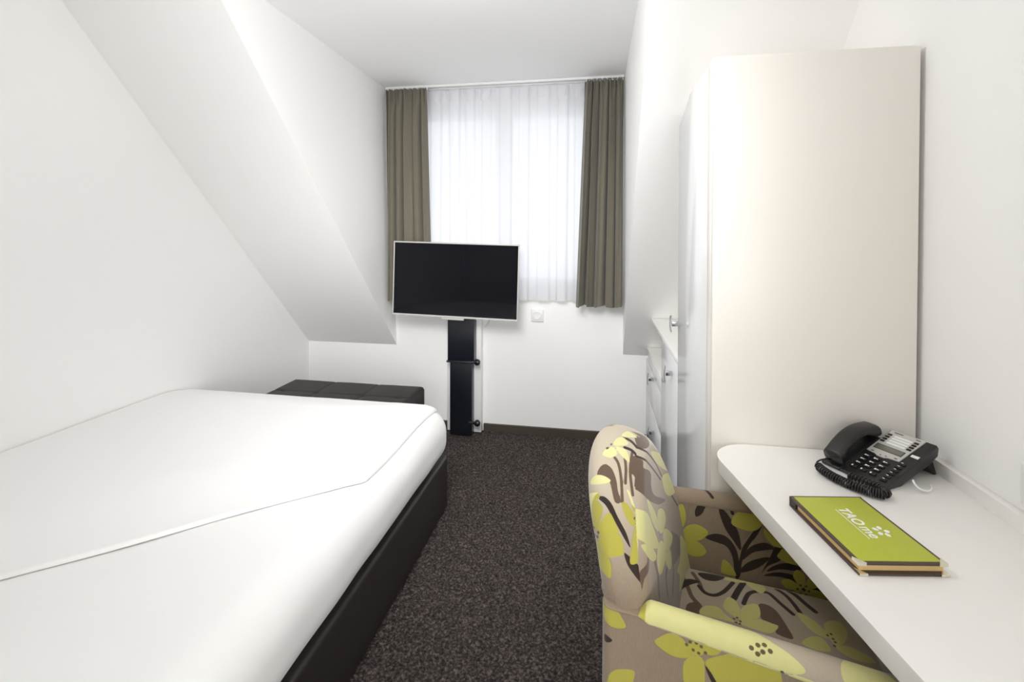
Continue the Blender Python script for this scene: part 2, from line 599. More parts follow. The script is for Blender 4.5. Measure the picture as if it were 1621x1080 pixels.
obj('mattress', soft_block(XL + .015, MX, .12, MY, .2515, MT, MR, .04, .0022), LINEN, bed, angle=180)

# duvet folded back on a diagonal: lies on the mattress
DX0, DX1, DY1 = XL + .006, -.735, 2.19
def duvet_low(x):
    # diagonal lower edge
    return 1.432 - (-.752 - x) * .897
nu, nv = 120, 130
us = 0.5 - 0.5 * np.cos(PI * np.linspace(0, 1, nu))
vs = 0.5 - 0.5 * np.cos(PI * np.linspace(0, 1, nv))
Vt = np.zeros((nu, nv, 3)); Vb = np.zeros((nu, nv, 3))
rc = 0.04
def ss(t):
    t = min(1, max(0, t))
    return t * t * (3 - 2 * t)
for i, u in enumerate(us):
    x0 = DX0 + (DX1 - DX0) * u
    lo = duvet_low(x0) + 0.010 * math.sin(x0 * 5.0) + 0.005 * math.sin(x0 * 17)
    dxr = DX1 - x0
    cut = max(0, rc - dxr)
    arc = rc - math.sqrt(max(0, rc * rc - cut * cut))
    lo2 = lo + arc * 0.8
    hi = DY1 - arc
    for j, v in enumerate(vs):
        y = lo2 + (hi - lo2) * v
        # the right edge wanders a little along the bed
        w_ = ss((x0 + 1.1) / .36)
        x = x0 + w_ * (-.014 * ss((1.9 - y) / .5) + .006 * math.sin(y * 9))
        d = min(dxr, (y - lo2) * 0.74, hi - y)
        e = 0.010
        q = min(1, max(0, d) / e)
        prof = math.sqrt(max(0, 1 - (1 - q) ** 2))
        dd = min(dxr, (y - lo2) * 0.74, (hi - y) * 1.6)
        puff = 0.024 * ss(dd / .34) + 0.010 * ss((-1.35 - x) / .5) * ss(dd / .3)
        base = float(mattress_top(np.array(x), np.array(y)))
        wr = 0.0015 * noise.noise(Vector((x * 6, y * 5, 3))) + 0.0010 * noise.noise(Vector((x * 16, y * 9, 1)))
        wr += 0.003 * noise.noise(Vector((x * 2.2, y * 3.1, 7)))
        # creases gathering at the folded corner
        g_ = math.exp(-((x + .80) ** 2 + (y - 1.50) ** 2) / .02)
        wr += 0.003 * g_ * math.sin(60 * (y - 1.4) + 25 * (x + .8))
        tz = 0.0045 + 0.0095 * prof + puff + wr * ss(d / .05)
        Vt[i, j] = (x, y, base + tz)
        Vb[i, j] = (x, y, base + 0.0035)
N = nu * nv
idx = lambda i, j: i * nv + j
edge = [idx(i, 0) for i in range(nu)] + [idx(nu - 1, j) for j in range(1, nv)] + [idx(i, nv - 1) for i in range(nu - 2, -1, -1)] + [idx(0, j) for j in range(nv - 2, 0, -1)]
rim = np.array([(c, a, a + N, c + N) for a, c in zip(edge, edge[1:] + edge[:1])])
o = np_mesh('duvet', np.vstack([Vt.reshape(-1, 3), Vb.reshape(-1, 3)]), np.vstack([grid_faces(nu, nv), grid_faces(nu, nv, N)[:, ::-1], rim]), LINEN, angle=70)
tag(o, 'white duvet spread over the bed with its edge folded back on a diagonal', 'duvet')

# ---------------------------------------------------------------- ottoman at the foot of the bed
OX0, OX1, OY0, OY1, OZ = -1.868, -1.016, 2.33, 2.765, .402
ot = thing('ottoman', 'low dark brown tufted leather ottoman between the bed and the window wall', 'ottoman', ((OX0 + OX1) / 2, (OY0 + OY1) / 2, 0))
obj('body', box(OX0 + .004, OX1 - .004, OY0 + .004, OY1 - .004, .03, .29, .012, 3), OTTO, ot)
# cushion: tufted top as one closed mesh
nu, nv = 121, 71
Vt = np.zeros((nu, nv, 3))
cxs = [OX0 + (OX1 - OX0) * k / 3 for k in (1, 2)]
cy = (OY0 + OY1) / 2
for i in range(nu):
    for j in range(nv):
        x = OX0 + (OX1 - OX0) * i / (nu - 1); y = OY0 + (OY1 - OY0) * j / (nv - 1)
        d = min(x - OX0, OX1 - x, y - OY0, OY1 - y)
        r = .02
        q = min(1, d / r)
        z = OZ - r + r * math.sqrt(max(0, 1 - (1 - q) ** 2))
        s = min([abs(x - c) for c in cxs] + [abs(y - cy)])
        bt = min(math.hypot(x - c, y - cy) for c in cxs + [OX0 + .07, OX1 - .07])
        z -= .0045 * math.exp(-(s / .006) ** 2) * q + .006 * math.exp(-(bt / .022) ** 2) * q
        z += .0025 * min(1, s / .1) * q
        Vt[i, j] = (x, y, z)
Vb = Vt.copy(); Vb[:, :, 2] = .292
N = nu * nv
edge = [idx(i, 0) for i in range(nu)]
idx2 = lambda i, j: i * nv + j
edge = [idx2(i, 0) for i in range(nu)] + [idx2(nu - 1, j) for j in range(1, nv)] + [idx2(i, nv - 1) for i in range(nu - 2, -1, -1)] + [idx2(0, j) for j in range(nv - 2, 0, -1)]
rim = np.array([(c, a, a + N, c + N) for a, c in zip(edge, edge[1:] + edge[:1])])
np_mesh('cushion', np.vstack([Vt.reshape(-1, 3), Vb.reshape(-1, 3)]), np.vstack([grid_faces(nu, nv), grid_faces(nu, nv, N)[:, ::-1], rim]), OTTO, ot, angle=60)
for k in range(4):
    x = (OX0 + .05, OX1 - .05)[k % 2]; y = (OY0 + .05, OY1 - .05)[k // 2]
    obj('foot', lathe([(.018, 0), (.022, .005), (.022, .031)], (x, y, 0)), PLASTIC, ot)

# ---------------------------------------------------------------- television and its stand
st = thing('television_stand', 'black upright column with white wall casing carrying the television', 'television stand', (-.87, 3.08, 0))
obj('wall_casing', box(-.985, -.752, 3.118, 3.168, .001, .80, .004), WHITEP, st)
obj('lower_column', box(-.947, -.799, 3.055, 3.116, 0.0, .482, .004, 3), POLE, st)
b = box(-.960, -.783, 3.045, 3.116, .487, .872, .004, 3)
obj('upper_column', b, POLE, st)
obj('clamp_plate', box(-.966, -.780, 3.036, 3.117, .479, .489, .002), material('dark_steel', srgb(70, 70, 74), .35, metal=.8), st)
for z in (.484, .088):
    b = lathe([(.009, -.035), (.009, .0), (.012, .002), (.019, .010), (.022, .020), (.019, .031), (.010, .038)], (-.781, 3.05, z), axis='X', n=20)
    obj('knob', b, POLE, st)
obj('mounting_arm', box(-.915, -.825, 2.992, 3.046, .815, .868, .004), POLE, st)

TVX, TVY, TVZ, TVW, TVH = -.882, 2.945, 1.0235, .818, .474
tv = thing('television', 'flat television with thin silver bezel and dark screen in front of the window', 'television', (TVX, TVY, TVZ - TVH / 2))
RT = Matrix.Translation((TVX, TVY, TVZ)) @ Matrix.Rotation(math.radians(1.38), 4, 'Y')
w, h = TVW / 2, TVH / 2
def tvbox(*a, **k):
    return box(*a, mat=RT, **k)
obj('rear_housing', tvbox(-w * .98, w * .98, .004, .038, -h * .98, h * .98, bev=.008), WHITEP, tv)
b = bmesh.new()
for q in ((-w, w, h - .009, h), (-w, w, -h, -h + .012), (-w, -w + .008, -h + .012, h - .009), (w - .008, w, -h + .012, h - .009)):
    box(q[0], q[1], -.008, .006, q[2], q[3], .0015, bm=b)
b.transform(RT)
obj('bezel', b, SILVER, tv)
obj('screen', tvbox(-w + .0078, w - .0078, -.005, .004, -h + .0118, h - .0088), SCREEN, tv)
obj('sensor_tab', tvbox(-.08, .065, -.006, .012, -h - .014, -h + .001, bev=.004), SILVER, tv)
obj('mounting_plate', tvbox(-.06, .07, .038, .044, -.215, -.10), POLE, tv)
pts = []
for k in range(24):
    t = k / 23
    a = Vector((-.735, 2.99, .86)); b_ = Vector((-.640, 3.10, .78)); c = Vector((-.735, 3.142, .695))
    pts.append(a * (1 - t) ** 2 + b_ * 2 * t * (1 - t) + c * t * t)
obj('power_cable', tube(pts, .004, 8), WHITEP, tv)

# ---------------------------------------------------------------- wall sockets
def socket(name, label, at, normal):
    x, y, z = at
    t_ = thing(name, label, 'wall socket', at)
    if normal == 'Y':
        obj('plate', box(x - .041, x + .041, y - .012, y - .001, z - .041, z + .041, .004, 3), WHITEP, t_)
        b = lathe([(.020, -.0125), (.021, -.0165), (.024, -.0165), (.024, -.0118)], (x, y, z), axis='Y', n=28)
        obj('well', b, WHITEP, t_)
    else:
        obj('plate', box(x - .012, x - .001, y - .041, y + .041, z - .041, z + .041, .004, 3), WHITEP, t_)
        b = lathe([(.020, -.0125), (.021, -.0165), (.024, -.0165), (.024, -.0118)], (x, y, z), axis='X', n=28)
        obj('well', b, WHITEP, t_)
socket('wall_socket', 'small white wall socket under the window right of the television', (-.385, YB, .782), 'Y')
socket('wall_socket', 'round white wall socket above the desk at the right edge', (XR, 1.040, .838), 'X')
# ---------------------------------------------------------------- built-in cupboards (front plane x = FX)
def knob(y, z, parent):
    """small chrome bar pull standing off the door on a stem"""
    b = box(FX - .030, FX - .0165, y - .006, y + .006, z - .006, z + .006, .001)
    b2 = bmesh.new()
    # stem
    box(FX - .0285, FX - .0005, y - .007, y + .007, z - .009, z + .009, .0015, bm=b2)
    # slightly bowed plate
    n = 9
    ring = []
    for k in range(n):
        t = k / (n - 1) - .5
        zz = z + t * .062
        off = .004 * (1 - (2 * t) ** 2)
        ring.append([b2.verts.new((FX - .0285 - off, y - .009, zz)), b2.verts.new((FX - .0285 - off, y + .009, zz)),
                     b2.verts.new((FX - .033 - off, y + .009, zz)), b2.verts.new((FX - .033 - off, y - .009, zz))])
    for k in range(n - 1):
        for q in range(4):
            b2.faces.new((ring[k][q], ring[k][(q + 1) % 4], ring[k + 1][(q + 1) % 4], ring[k + 1][q]))
    b2.faces.new(ring[0]); b2.faces.new(ring[-1][::-1])
    bmesh.ops.recalc_face_normals(b2, faces=b2.faces)
    b.free()
    return obj('handle', b2, CHROME, parent)

DT = .018                     # door thickness
WT = 1.800                    # height of the tall wardrobe
YF = 1.955                    # far end of the tall wardrobe
def yz_prism(poly, x0, x1, bev=0.0):
    b = bmesh.new()
    A = [b.verts.new((x0, y, z)) for y, z in poly]
    B = [b.verts.new((x1, y, z)) for y, z in poly]
    n = len(poly)
    b.faces.new(A); b.faces.new(B[::-1])
    for i in range(n):
        b.faces.new((A[i], B[i], B[(i + 1) % n], A[(i + 1) % n]))
    bmesh.ops.recalc_face_normals(b, faces=b.faces)
    if bev:
        bmesh.ops.bevel(b, geom=list(b.edges), offset=bev, segments=2, profile=.5, affect='EDGES')
    return b

def sl(y, gap=.006):
    return slope_z(y) - gap

ycut = YB - (WT - KNEE + .006) / TAN
wd = thing('wardrobe', 'tall wardrobe with cream side panel and white gloss door under the slope', 'wardrobe', (.56, 1.68, 0))
xr = XR - .012
obj('side_panel', box(FX + .0, xr, YW, YW + .018, 0.0, 1.789, .0015), CREAM, wd)
obj('joint', box(FX + .004, xr - .002, YW + .018, YW + .021, 0.0, 1.785), SEAM, wd)
prof = [(YW + .021, .0), (YF, .0), (YF, min(sl(YF), WT)), (ycut, WT - .002), (YW + .021, WT - .002)]
if ycut > YF:
    prof = [(YW + .021, .0), (YF, .0), (YF, WT - .06), (YF - .22, WT - .002), (YW + .021, WT - .002)]
obj('carcass', yz_prism(prof, FX + DT + .002, xr), CREAM, wd)
obj('front_post', box(FX, FX + DT, YW + .0212, YW + .072, 0.0, 1.795, .001), CREAM, wd)
dz = [(YW + .075, .06), (YF - .002, .06), (YF - .002, WT - .075), (YF - .215, WT - .008), (YW + .075, WT - .008)]
dr = obj('door', yz_prism(dz, FX, FX + DT, .0012), GLOSSW, wd)
knob(1.915, .975, dr)
obj('plinth', box(FX + .03, FX + .045, YW + .06, YF, 0.0, .058), CREAM, wd)

# middle cupboard
YM = 2.434
HB = .812
mc = thing('cupboard', 'white gloss one-door cupboard standing between the tall wardrobe and the drawers', 'cupboard', (.56, 2.2, 0))
obj('carcass', box(FX + DT + .002, xr, YF + .004, YM, .0, HB - .002, .001), CREAM, mc)
dr = obj('door', box(FX, FX + DT, YF + .005, YM - .001, .06, HB - .003, .0012), GLOSSW, mc)
knob(2.075, .742, dr)
obj('plinth', box(FX + .03, FX + .045, YF + .006, YM, 0.0, .058), CREAM, mc)

# long shelf board over cupboard and niche, cut by the slope
HN = .600
yb_ = YB - (HB + .02 - KNEE) / TAN - .004
poly = [(YF + .003, HB), (yb_ + .018, HB), (yb_, HB + .020), (YF + .003, HB + .020)]
o = obj('shelf_board', yz_prism(poly, FX - .001, xr, .001), DESKW)
tag(o, 'long white shelf board on top of the one-door cupboard, running out over an open niche', 'shelf')

# drawer unit under the niche
yd = YB - .016
ds = YB - (HN + .016 - KNEE) / TAN - .006
du = thing('drawer_cabinet', 'low white two-drawer cabinet beneath the open niche in the corner', 'drawer cabinet', (.56, 2.8, 0))
obj('carcass', box(FX + DT + .002, xr, YM + .002, yd, 0.0, KNEE - .012, .001), CREAM, du)
obj('top', yz_prism([(YM + .002, HN), (ds + .015, HN), (ds, HN + .016), (YM + .002, HN + .016)], FX, xr, .001), DESKW, du)
obj('filler', box(FX + DT + .002, xr, YM + .002, ds - .03, KNEE - .0118, HN - .0005), CREAM, du)
obj('niche_back', box(.60, .612, YM + .002, ds - .19, HN + .0165, HB - .002), CREAM, du)
d1 = obj('drawer', box(FX, FX + DT, YM + .003, yd - .004, .335, KNEE - .012, .0012), GLOSSW, du)
knob(2.74, .523, d1)
d2 = obj('drawer', box(FX, FX + DT, YM + .003, yd - .004, .06, .331, .0012), GLOSSW, du)
knob(2.70, .245, d2)
obj('fascia', box(FX, FX + DT, YM + .003, ds - .05, KNEE - .010, HN - .0006, .0012), GLOSSW, du)
obj('plinth', box(FX + .03, FX + .045, YM + .004, yd, 0.0, .058), CREAM, du)

# ---------------------------------------------------------------- desk
DZ, DTH = .750, .036
dk = thing('desk', 'white wall desk with rounded end beside the tall wardrobe', 'desk', (.58, .8, 0))
yend = .20
poly = []
xr2 = XR - .020
P0 = (.3575 + (.9 - yend) * .17 - .0, yend)
xe = lambda y: .407 - (y - .683) * .1745
poly.append((xe(yend), yend))
poly.append((xr2, yend))
poly.append((xr2, YW - .002))
poly.append((.405, YW - .002))
# rounded far corner: quarter arc from the wardrobe side to the front edge
c = (.402, 1.289); 
for k in range(1, 13):
    a = math.radians(90 + k * (100) / 12)
    poly.append((c[0] + .0995 * math.cos(a), c[1] + .097 * math.sin(a)))
obj('desk_top', prism(poly, DZ - DTH, DZ, .0015), DESKW, dk)
obj('upstand', box(xr2 - .0005, XR - .001, yend, YW - .002, DZ - DTH, DZ + .030, .0015), DESKW, dk)
obj('support_panel', box(.50, xr2 - .02, yend + .02, yend + .045, 0, DZ - DTH - .0005, .001), DESKW, dk)
obj('wall_batten', box(xr2 - .05, xr2 - .002, yend + .06, YW - .02, DZ - DTH - .045, DZ - DTH - .0005, .001), DESKW, dk)

# ---------------------------------------------------------------- folder on the desk
FA = math.radians(9.0)
FO = Vector((.4835, .995, DZ))
MF = Matrix.Translation(FO) @ Matrix.Rotation(FA, 4, 'Z')
fd = thing('menu_folder', 'lime green information folder with brown edges and brass corners on the desk', 'folder', tuple(FO), FA)
hw, hl = .0725, .1015        # half sizes: across (x) and along (y)
def fb(*a, **k):
    return box(*a, mat=MF, **k)
obj('back_cover', fb(-hw - .002, hw + .002, -hl - .004, hl, .0006, .0042, bev=.0008), BROWN, fd)
pg = fb(-hw + .004, hw - .003, -hl + .004, hl - .005, .0046, .0145)
obj('pages', pg, PAPER, fd)
ft = obj('front_cover', fb(-hw, hw, -hl, hl, .0150, .0196, bev=.0009), BROWN, fd)
obj('cover_insert', fb(-hw + .0055, hw - .0055, -hl + .0045, hl - .002, .0194, .0203, bev=.0003), GREEN, ft)
obj('spine', fb(-hw - .001, hw + .001, hl - .002, hl + .003, .0006, .0200, bev=.0015), BROWN, fd)
obj('spine_lining', fb(-hw + .0, -hw + .004, hl - .02, hl - .002, .0044, .0148), PLASTIC, fd)
for zc in ((.0148, .0204), (.0004, .0046)):
    for sx in (-1, 1):
        x0, x1 = sorted((sx * (hw + (.0008 if zc[0] > .01 else .0028)), sx * (hw - .012)))
        yy = -hl - (.0008 if zc[0] > .01 else .0048)
        b = bmesh.new()
        A = [(sx * (hw + .0009), yy), (sx * (hw - .013), yy), (sx * (hw + .0009), yy + .016)]
        if sx > 0:
            A = A[::-1]
        lo = [b.verts.new((p[0], p[1], zc[0])) for p in A]
        hi = [b.verts.new((p[0], p[1], zc[1])) for p in A]
        b.faces.new(hi); b.faces.new(lo[::-1])
        for i in range(3):
            b.faces.new((lo[i], lo[(i + 1) % 3], hi[(i + 1) % 3], hi[i]))
        bmesh.ops.recalc_face_normals(b, faces=b.faces)
        b.transform(MF)
        obj('corner_cap', b, BRASS, fd, smooth=False)

def text_bm(s, size, mat, depth=.0003, shear=0.0, sx=1.0, bold=0.0):
    cu_ = bpy.data.curves.new('lettering', 'FONT')
    cu_.body = s
    cu_.size = size
    cu_.extrude = depth
    cu_.shear = shear
    cu_.offset = bold
    cu_.align_x = 'CENTER'
    cu_.resolution_u = 4
    to = bpy.data.objects.new('lettering_source', cu_)
    COL.objects.link(to)
    dg = bpy.context.evaluated_depsgraph_get()
    me = bpy.data.meshes.new_from_object(to.evaluated_get(dg))
    b = bmesh.new()
    b.from_mesh(me)
    bpy.data.objects.remove(to)
    bpy.data.curves.remove(cu_)
    bpy.data.meshes.remove(me)
    b.transform(Matrix.Diagonal((sx, 1, 1, 1)))
    b.transform(mat)
    return b
# lettering reads with its baseline running towards the near end of the folder
ML = MF @ Matrix.Translation((.002, .008, .0204)) @ Matrix.Rotation(-PI / 2, 4, 'Z')
obj('lettering', text_bm('TAO', .027, ML @ Matrix.Translation((-.0235, -.006, 0)), sx=1.0, bold=.0007, shear=.1), PRINT, fd, smooth=False)
obj('lettering', text_bm('me', .029, ML @ Matrix.Translation((.0265, -.006, 0)), sx=.98, shear=.1, bold=.0002), PRINT, fd, smooth=False)
b = bmesh.new()
box(-.046, .047, -.0125, -.0112, 0, .0003, bm=b)
b.transform(ML)
obj('underline', b, PRINT, fd, smooth=False)
b = bmesh.new()
for k in range(5):
    a = math.radians(90 + 72 * k)
    cx_, cy_ = .024 + .0105 * math.cos(a), .0265 + .0085 * math.sin(a)
    pts = []
    for (pr, pa) in ((.0068, 0), (.0054, 62), (.0056, 150), (.0050, 215), (.0052, 300)):
        an = a + math.radians(pa)
        pts.append(b.verts.new((cx_ + pr * math.cos(an), cy_ + pr * .85 * math.sin(an), .0003)))
    f_ = b.faces.new(pts)
    r_ = bmesh.ops.extrude_face_region(b, geom=[f_])
    for v in [g for g in r_['geom'] if isinstance(g, bmesh.types.BMVert)]:
        v.co.z = 0
bmesh.ops.recalc_face_normals(b, faces=b.faces)
b.transform(ML)
obj('emblem', b, PRINT, fd, smooth=False)

# ---------------------------------------------------------------- telephone
PY = math.radians(31.64)
PT = math.radians(18.94)
PO = Vector((.599, 1.225, DZ))
ph = thing('telephone', 'black desk telephone with silver panel and coiled cord near the wardrobe', 'telephone', tuple(PO), PY - PI / 2)
uu = Vector((math.sin(PY), -math.cos(PY), 0))
vv = Vector((math.cos(PY) * math.cos(PT), math.sin(PY) * math.cos(PT), math.sin(PT)))
nn = uu.cross(vv)
ob = PO + Vector((0, 0, .010))
MP = Matrix(((uu.x, vv.x, nn.x, ob.x), (uu.y, vv.y, nn.y, ob.y), (uu.z, vv.z, nn.z, ob.z), (0, 0, 0, 1)))
def pbox(*a, **k):
    return box(*a, mat=MP, **k)
UL, UR, VD = -.094, .0505, .193
# body: side profile extruded along u, in world-level frame
vh = Vector((math.cos(PY), math.sin(PY), 0))
def pprof(poly, u0, u1, bev):
    """poly in (horizontal depth, height above the desk)"""
    b = bmesh.new()
    A = [b.verts.new(PO + uu * u0 + vh * d + Vector((0, 0, h))) for d, h in poly]
    B = [b.verts.new(PO + uu * u1 + vh * d + Vector((0, 0, h))) for d, h in poly]
    n = len(poly)
    b.faces.new(A); b.faces.new(B[::-1])
    for i in range(n):
        b.faces.new((A[i], B[i], B[(i + 1) % n], A[(i + 1) % n]))
    bmesh.ops.recalc_face_normals(b, faces=b.faces)
    bmesh.ops.bevel(b, geom=list(b.edges), offset=bev, segments=3, profile=.5, affect='EDGES')
    return b
cT, sT = math.cos(PT), math.sin(PT)
body = [(-.004, .001), (-.006, .006), (0, .010), (VD * cT, .010 + VD * sT), (VD * cT + .008, .010 + VD * sT - .008), (VD * cT + .004, .046), (VD * cT - .03, .030), (.05, .001)]
obj('body', pprof(body, -.0485, UR, .0025), PLASTIC, ph)
VL = .152
obj('cradle_base', pprof([(-.004, .001), (-.006, .006), (0, .0095), (VL * cT, .0095 + VL * sT), (VL * cT + .004, .0095 + VL * sT - .008), (VL * cT - .03, .024), (.05, .001)], UL, -.0487, .0025), PLASTIC, ph)
# rear stand foot
obj('stand', pprof([(VD * cT - .050, .030), (VD * cT - .010, .046), (VD * cT + .012, .0005), (VD * cT + .003, .0005), (VD * cT - .022, .026)], -.046, UR - .006, .0015), PLASTIC, ph)
# cradle well
obj('cradle', pbox(-.090, -.050, .012, .148, -.0005, .0025, bev=.001), BLACKKEY, ph)
# silver panel with label strips
b = bmesh.new()
poly = [(-.0440, .1903), (.0300, .1906), (.0262, .0905), (.004, .0880), (-.003, .0835), (-.018, .0835), (-.024, .0880), (-.0442, .0905)]
lo = [b.verts.new((p[0], p[1], 0)) for p in poly]; hi = [b.verts.new((p[0], p[1], .0022)) for p in poly]
b.faces.new(lo); b.faces.new(hi[::-1])
for i in range(len(poly)):
    b.faces.new((lo[i], hi[i], hi[(i + 1) % len(poly)], lo[(i + 1) % len(poly)]))
bmesh.ops.recalc_face_normals(b, faces=b.faces)
b.transform(MP)
sp = obj('silver_panel', b, SILVER, ph, smooth=False)
for k in range(4):
    v0 = .1362 + k * .0100
    obj('label_strip', pbox(-.0270, .0120, v0, v0 + .0070, .0018, .0027), WHITEP, sp, smooth=False)
obj('display', pbox(-.0380, .0200, .1080, .1250, .0018, .0030, bev=.0004), LCD, sp)
obj('display_border', pbox(-.0395, .0215, .1065, .1265, .0016, .0026), BLACKKEY, sp)
for s in (-1, 1):
    for k in range(4):
        v0 = .1368 + k * .0102
        u0 = -.0420 if s < 0 else .0155
        obj('line_key', pbox(u0, u0 + .0095, v0, v0 + .0066, .0015, .0040, bev=.0011), BLACKKEY, sp)
for (u0, v0, w_) in ((-.036, .093, .006), (-.014, .088, .003), (-.003, .090, .003), (.014, .094, .006)):
    obj('soft_key', pbox(u0, u0 + w_, v0, v0 + .0022, .0018, .0028), BLACKKEY, sp, smooth=False)
for (u0, u1, v1) in ((-.034, -.015, .1858), (.012, .022, .1852)):
    obj('dark_print', pbox(u0, u1, v1 - .0025, v1, .0018, .0025), BLACKKEY, sp, smooth=False)
# dial keys, each with white print
for r_ in range(4):
    for c_ in range(3):
        u0 = -.0385 + c_ * .0205; v0 = .0155 + (3 - r_) * .0165
        kk = obj('dial_key', pbox(u0, u0 + .0145, v0, v0 + .0100, .0, .0028, bev=.0013), BLACKKEY, ph)
        mk = bmesh.new()
        box(u0 + .0025, u0 + .0055, v0 + .003, v0 + .0072, .0026, .0031, bm=mk)
        if r_ < 3:
            box(u0 + .0055, u0 + .0110, v0 + .0042, v0 + .0062, .0026, .0031, bm=mk)
        mk.transform(MP)
        obj('key_print', mk, PRINT, kk, smooth=False)
for k in range(6):
    v0 = .012 + k * .0140
    kk = obj('function_key', pbox(.0290, .0425, v0, v0 + .0076, .0, .0026, bev=.0012), BLACKKEY, ph)
    mk = bmesh.new()
    box(.0300, .0345, v0 + .0092, v0 + .0110, -.0004, .0006, bm=mk)
    mk.transform(MP)
    obj('key_print', mk, PRINT, kk, smooth=False)
obj('sticker', pbox(.0318, .0475, .1222, .1312, -.0004, .0008, bev=.0002), WHITEP, ph)

# handset: arched bar lying along the left side, built as one lofted mesh
def handset():
    n, m = 34, 20
    rings = []
    b = bmesh.new()
    for i in range(n):
        t = i / (n - 1)
        v = -.002 + t * .160
        arch = .012 + .026 * math.sin(PI * (0.06 + .88 * t)) ** .9
        end = min(t, 1 - t) / .30
        dep = .017 if end > 1 else .017 + .013 * (1 - end) ** 1.2          # thicker ear and mouth ends
        wid = .0205 if end > 1 else .0205 + .003 * (1 - end)
        cap = min(1, math.sqrt(max(0.02, 1 - (1 - min(1, min(t, 1 - t) / .035)) ** 2)))
        top = arch + .012
        bot = top - dep * 1.25
        if end < 1:
            bot = (1 - (1 - end) ** 1.5) * bot + (1 - end) ** 1.5 * .004
        cz = (top + bot) / 2; hz = (top - bot) / 2
        ring = []
        for k in range(m):
            a = 2 * PI * k / m
            ca, sa = math.cos(a), math.sin(a)
            sq = lambda q: math.copysign(abs(q) ** .62, q)
            ring.append(b.verts.new((-.0665 + wid * cap * sq(ca), v, cz + hz * cap * sq(sa))))
        rings.append(ring)
    for i in range(n - 1):
        for k in range(m):
            b.faces.new((rings[i][k], rings[i][(k + 1) % m], rings[i + 1][(k + 1) % m], rings[i + 1][k]))
    b.faces.new(rings[0][::-1]); b.faces.new(rings[-1])
    bmesh.ops.recalc_face_normals(b, faces=b.faces)
    b.transform(MP)
    return b
hs = obj('handset', handset(), PLASTIC, ph, angle=60)

# coiled cord from the mouth end round the front to the body
def bez(P, t):
    P = [Vector(p) for p in P]
    while len(P) > 1:
        P = [P[i] * (1 - t) + P[i + 1] * t for i in range(len(P) - 1)]
    return P[0]
c0 = MP @ Vector((-.072, -.001, .010))
lead = [bez([c0, c0 + Vector((-.022, -.004, .003)), Vector((.512, 1.268, DZ + .016)), Vector((.521, 1.256, DZ + .012))], k / 14) for k in range(15)]
path = [(.521, 1.256, DZ + .0118), (.520, 1.212, DZ + .0115), (.548, 1.178, DZ + .0115), (.570, 1.150, DZ + .0118), (.600, 1.143, DZ + .0122)]
back = [(.600, 1.143, DZ + .0122), (.628, 1.158, DZ + .012), (.606, 1.185, DZ + .0105), (.585, 1.208, DZ + .0105), (.570, 1.225, DZ + .0105)]
def coil(ctrl, turns, r, per=10):
    pts = []
    n = turns * per
    prev = None
    for i in range(n + 1):
        t = i / n
        c_ = bez(ctrl, t)
        tn = (bez(ctrl, min(1, t + .01)) - bez(ctrl, max(0, t - .01))).normalized()
        s_ = tn.cross(Vector((0, 0, 1))).normalized()
        up = s_.cross(tn)
        a = 2 * PI * i / per
        pts.append(c_ + (s_ * math.cos(a) + up * math.sin(a)) * r)
    return pts
pts = coil(path, 27, .0085)
b = tube(lead + pts, .0021, 6)
obj('coiled_cord', b, PLASTIC, ph, angle=180)
b = tube(coil(back, 15, .0075), .0021, 6)
obj('coiled_cord', b, PLASTIC, ph, angle=180)
# flat line cable behind the telephone
pts = [bez([(.690, 1.205, DZ + .02), (.685, 1.185, DZ + .003), (.72, 1.18, DZ + .003), (.735, 1.222, DZ + .004)], k / 20) for k in range(21)]
obj('line_cable', tube(pts, .0022, 6), WHITEP, ph)
